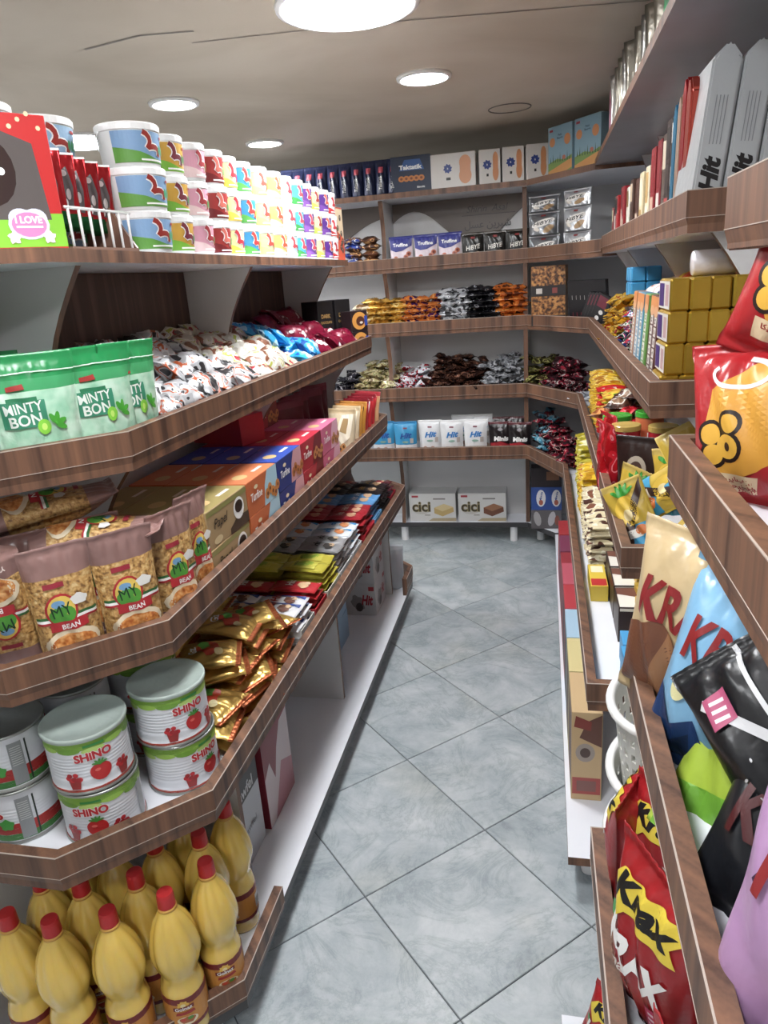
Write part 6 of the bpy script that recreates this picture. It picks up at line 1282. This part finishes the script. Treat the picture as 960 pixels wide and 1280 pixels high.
# B2: paprika puffs
PAPW = '\uFE8E\uFEAE\uFB58'
def paprika(seed):
    w, h = 0.235, 0.285; p = Print()
    p.poly([(-0.03, 0.05), (0.10, 0.10), (0.115, 0.235), (0.02, 0.25), (-0.06, 0.21), (-0.07, 0.12)], C('#e0a024', 'ink'), 1).poly([(-0.03, 0.03), (0.11, 0.03), (0.11, 0.11), (0.04, 0.08)], C('#b01620', 'ink'), 2)
    for x, y, r in ((-0.055, 0.135, 0.026), (-0.02, 0.115, 0.03), (-0.05, 0.10, 0.026), (-0.015, 0.155, 0.024)): p.ell(x, y, r, r*0.95, C('#2a1c18', 'ink'), 3)
    for x, y, r in ((-0.055, 0.135, 0.019), (-0.02, 0.115, 0.023), (-0.05, 0.10, 0.019), (-0.015, 0.155, 0.017)): p.ell(x, y, r, r*0.95, C('#e8b024', 'ink'), 4)
    p.ell(-0.02, 0.115, 0.006, 0.008, C('#3a241c', 'ink'), 6)
    p.poly([(-0.06, 0.035), (0.02, 0.03), (0.03, 0.062), (-0.06, 0.07)], C('#e2c9a0', 'ink'), 2).text('پاپریکا'[::-1] if False else '\uFE8E\uFB91\uFEF3\uFEAE\uFB58\uFE8E\uFB56', -0.02, 0.056, 0.012, C('#a01820', 'ink'), 5, 0, 0.05).text('Paprika', 0.0, 0.04, 0.010, C('#a01820', 'ink'), 5, 0, 0.045)
    t = np.linspace(0, 1, 22)
    p.curve([(0.0+0.06*math.cos(2.6+5.2*x)*(1-0.3*x), 0.235+0.022*math.sin(2.6+5.2*x)) for x in t], 0.007, C('#efe0e0', 'ink'), 5)
    return pouch('paprika_crisp_bag', w, h, 0.13, C('#b8141e', 'film'), None, p, seed, 20, 26, 'bag', wr=0.09, maxe=0.006, eps=0.0013)
PP = [paprika(400), paprika(404)]
for (i, x, y, z, a, t, r), lab in zip(((0, 0.262, 0.94, 1.245, RZ+0.85, -0.06, -0.10), (1, 0.278, 0.945, 1.42, RZ+0.95, -0.05, 0.30), (1, 0.30, 0.73, 1.25, RZ+0.6, -0.1, 0.1)),
        ('big red and yellow paprika puff bag standing at the shelf end', 'big red puff bag lying slanted on top of the paprika bag', 'big red puff bag behind the first two, deeper along the shelf')):
    place(PP[i], (x, y, z), a, t, r, scale=0.72, label=lab)
# B3: large crisp bags
def krax(name, base, seed, art, bands=None, w=0.215, h=0.285, d=0.095, txt='#8e1c20', size=0.058, tv=0.190, wr=0.085):
    p = Print()
    art(p)
    if txt: p.text('KRAX', 0.0, tv, size, C(txt, 'ink'), 6, 0, 0.158, 0.03, 0.15)
    return pouch('crisp_bag', w, h, d, C(base, 'film'), bands, p, seed, 22, 30, 'bag', wr=wr, maxe=0.006, eps=0.0014, ct=0.06)
def a_cream(p):
    p.poly([(-0.10, 0.02), (0.02, 0.02), (0.05, 0.06), (0.02, 0.13), (-0.04, 0.165), (-0.10, 0.13)], C('#7a4a32', 'ink'), 1).poly([(-0.05, 0.02), (-0.03, 0.02), (0.01, 0.12), (-0.02, 0.155)], C('#a8744a', 'ink'), 2).text('barbecue', 0.05, 0.11, 0.014, C('#6a4a38', 'ink'), 3, 0, 0.07); stamp(p, 0.07, 0.262, 0.9, '#8a6a9a')
def a_blue(p):
    p.poly([(-0.10, 0.0), (0.0, 0.0), (0.01, 0.05), (-0.03, 0.09), (-0.06, 0.07), (-0.10, 0.11)], C('#1c3a6a', 'ink'), 1).poly([(-0.06, 0.04), (-0.02, 0.03), (-0.03, 0.07)], C('#16284a', 'ink'), 2).ell(0.06, 0.13, 0.04, 0.022, C('#3f9a6a', 'ink'), 2, 14, 0.3).ell(-0.06, 0.125, 0.012, 0.02, C('#e4dca0', 'ink'), 2)
    t = np.linspace(0, 1, 16); p.curve([(-0.03+0.05*x, 0.145+0.012*math.sin(11*x)) for x in t], 0.003, C('#2a3444', 'ink'), 4); stamp(p, 0.03, 0.265, 1.1, '#98203a')
def a_lime(p): p.poly([(-0.1, 0.0), (0.1, 0.0), (0.1, 0.10), (-0.1, 0.07)], C('#6fae24', 'ink'), 1)
def a_black(p):
    WH = C('#c9c9cc', 'ink')
    for k in range(5): p.curve([(-0.09+0.012*k, 0.04), (-0.02+0.012*k, 0.14+0.01*k), (0.05, 0.25+0.004*k)], 0.0035, WH, 2)
    p.curve([(-0.08, 0.23), (0.0, 0.15), (0.09, 0.05)], 0.012, WH, 3).curve([(-0.02, 0.28), (0.0, 0.15), (0.03, 0.03)], 0.006, WH, 3)
    for k in range(26): q = random.Random(k); p.ell(q.uniform(-0.09, 0.09), q.uniform(0.03, 0.16), q.uniform(0.001, 0.004), q.uniform(0.001, 0.003), WH, 3, 7)
    stamp(p, -0.06, 0.215, 1.1, '#b04a70')
def a_black2(p):
    for k in range(9): q = random.Random(50+k); p.poly([(u_, v_) for u_, v_ in ((lambda x, y: [(x, y), (x+0.018, y+0.012), (x+0.010, y+0.028), (x-0.008, y+0.016)])(q.uniform(-0.09, 0.03), q.uniform(0.08, 0.26)))], C('#a01c24', 'ink'), 2)
    for k in range(8): p.rect(0.0+0.006*k, 0.20, 0.0025+0.006*k, 0.26, C('#4a5260', 'ink'), 2)
    stamp(p, -0.03, 0.275, 1.1, '#b04a70')
def a_pink(p):
    p.ell(0.03, 0.10, 0.035, 0.018, C('#e2b46a', 'ink'), 2, 16, -0.6).ell(0.035, 0.10, 0.018, 0.009, C('#f0d090', 'ink'), 3, 12, -0.6)
    t = np.linspace(0, 1, 20); p.curve([(-0.08+0.10*x, 0.17+0.016*math.sin(14*x)) for x in t], 0.003, C('#3a2440', 'ink'), 3); p.text('vinegar', 0.0, 0.145, 0.016, C('#7a4a8a', 'ink'), 3, 0, 0.09)
KC = krax('cream', '#d9bd8c', 410, a_cream); KB = krax('blue', '#7fb6dc', 414, a_blue); KL = krax('lime', '#a9c52c', 418, a_lime, size=0.06)
KK = krax('black', '#17181c', 422, a_black, txt=None); K2 = krax('black2', '#191b20', 426, a_black2, txt='#4a1216', tv=0.12); KP = krax('pink', '#b58ab8', 430, a_pink)
for (P, x, y, z, a, t, r), lab in zip(((KC, 0.190, 0.950, 0.925, -0.75, 0.0, 0.14), (KB, 0.205, 0.832, 0.905, -0.75, -0.20, 0.14), (KL, 0.335, 0.735, 0.90, -0.75, -0.25, 0.05), (KK, 0.318, 0.575, 0.985, -0.80, -0.48, -0.88), (K2, 0.212, 0.580, 0.905, -0.80, -0.62, 0.0), (KP, 0.206, 0.450, 0.905, -0.85, -0.20, 0.05), (KL, 0.198, 0.735, 0.86, -0.90, -0.62, 0.0), (KB, 0.38, 0.93, 0.925, -0.6, -0.15, 0.05), (K2, 0.38, 0.68, 0.925, -0.6, -0.2, 0.1)),
        ('tall cream crisp bag with dark red lettering at the end of the bay', 'sky blue crisp bag with dark red lettering, beside the cream one', 'lime green crisp bag showing above the black bags', 'glossy black crisp bag with white streaks, lying tilted', 'matt black crisp bag with red flecks, standing under the streaked one', 'lilac crisp bag with dark red lettering', 'lime green crisp bag squeezed low between blue and black bags', 'sky blue crisp bag standing behind the front one', 'matt black crisp bag in the second row of the bay')):
    place(P, (x, y, z), a, t, r, label=lab)
# B4: red crisp bags
def redart(p):
    p.poly([(-0.085, 0.218), (-0.06, 0.253), (0.085, 0.268), (0.06, 0.233), (0.075, 0.213), (-0.03, 0.208), (-0.05, 0.183)], C('#e3c81c', 'ink'), 2).text('Krax', 0.0, 0.238, 0.036, K_, 4, 0.08, 0.13, 0.05, 0.2)
    p.text('KRAX', 0.0, 0.150, 0.058, W_, 4, 0.0, 0.145, 0.04, 0.2).text('Snack', -0.035, 0.100, 0.024, C('#e8dcd4', 'ink'), 4, 0.0, 0.075, 0.02, 0.3)
    p.ell(-0.07, 0.175, 0.011, 0.011, C('#3f9a4a', 'ink'), 3).ell(-0.07, 0.148, 0.010, 0.009, C('#c8744a', 'ink'), 3); stamp(p, 0.055, 0.10, 1.0, '#c02a60', 3)
    p.poly([(-0.09, 0.0), (0.09, 0.0), (0.09, 0.03), (0.0, 0.045), (-0.09, 0.03)], C('#4a1418', 'ink'), 1)
KR = [pouch('crisp_bag', 0.195, 0.29, 0.085, C('#a8101a', 'film'), None, (lambda p: (redart(p), p)[1])(Print()), 440+4*i, 20, 28, 'bag', wr=0.09, maxe=0.006, eps=0.0013) for i in range(2)]
for (i, x, y, z, a, t, r), lab in zip(((0, 0.143, 0.735, 0.600, -1.15, 0.04, 0.05), (1, 0.145, 0.985, 0.59, RZ-0.55, -0.05, 0.12), (1, 0.170, 0.905, 0.598, -1.0, -0.02, 0.06), (0, 0.145, 0.475, 0.598, -1.25, 0.05, 0.0), (1, 0.27, 0.75, 0.60, -1.1, -0.2, 0.0)),
        ('red crisp bag with white lettering and a yellow burst, upright behind the lip', 'red crisp bag standing on its edge at the end of the lower bay shelf', 'red crisp bag with green dot, behind the standing one', 'red crisp bag farther along the lower bay shelf', 'red crisp bag in the second row of the lower bay shelf')):
    place(KR[i], (x, y, z), a, t, r, scale=0.92 if i == 0 else 0.8, label=lab)
place(KR[1], (0.10, 1.02, 0.118), RZ+0.8, -0.1, 0.2, scale=0.6, label='small red snack bag on the bottom board of the bay')
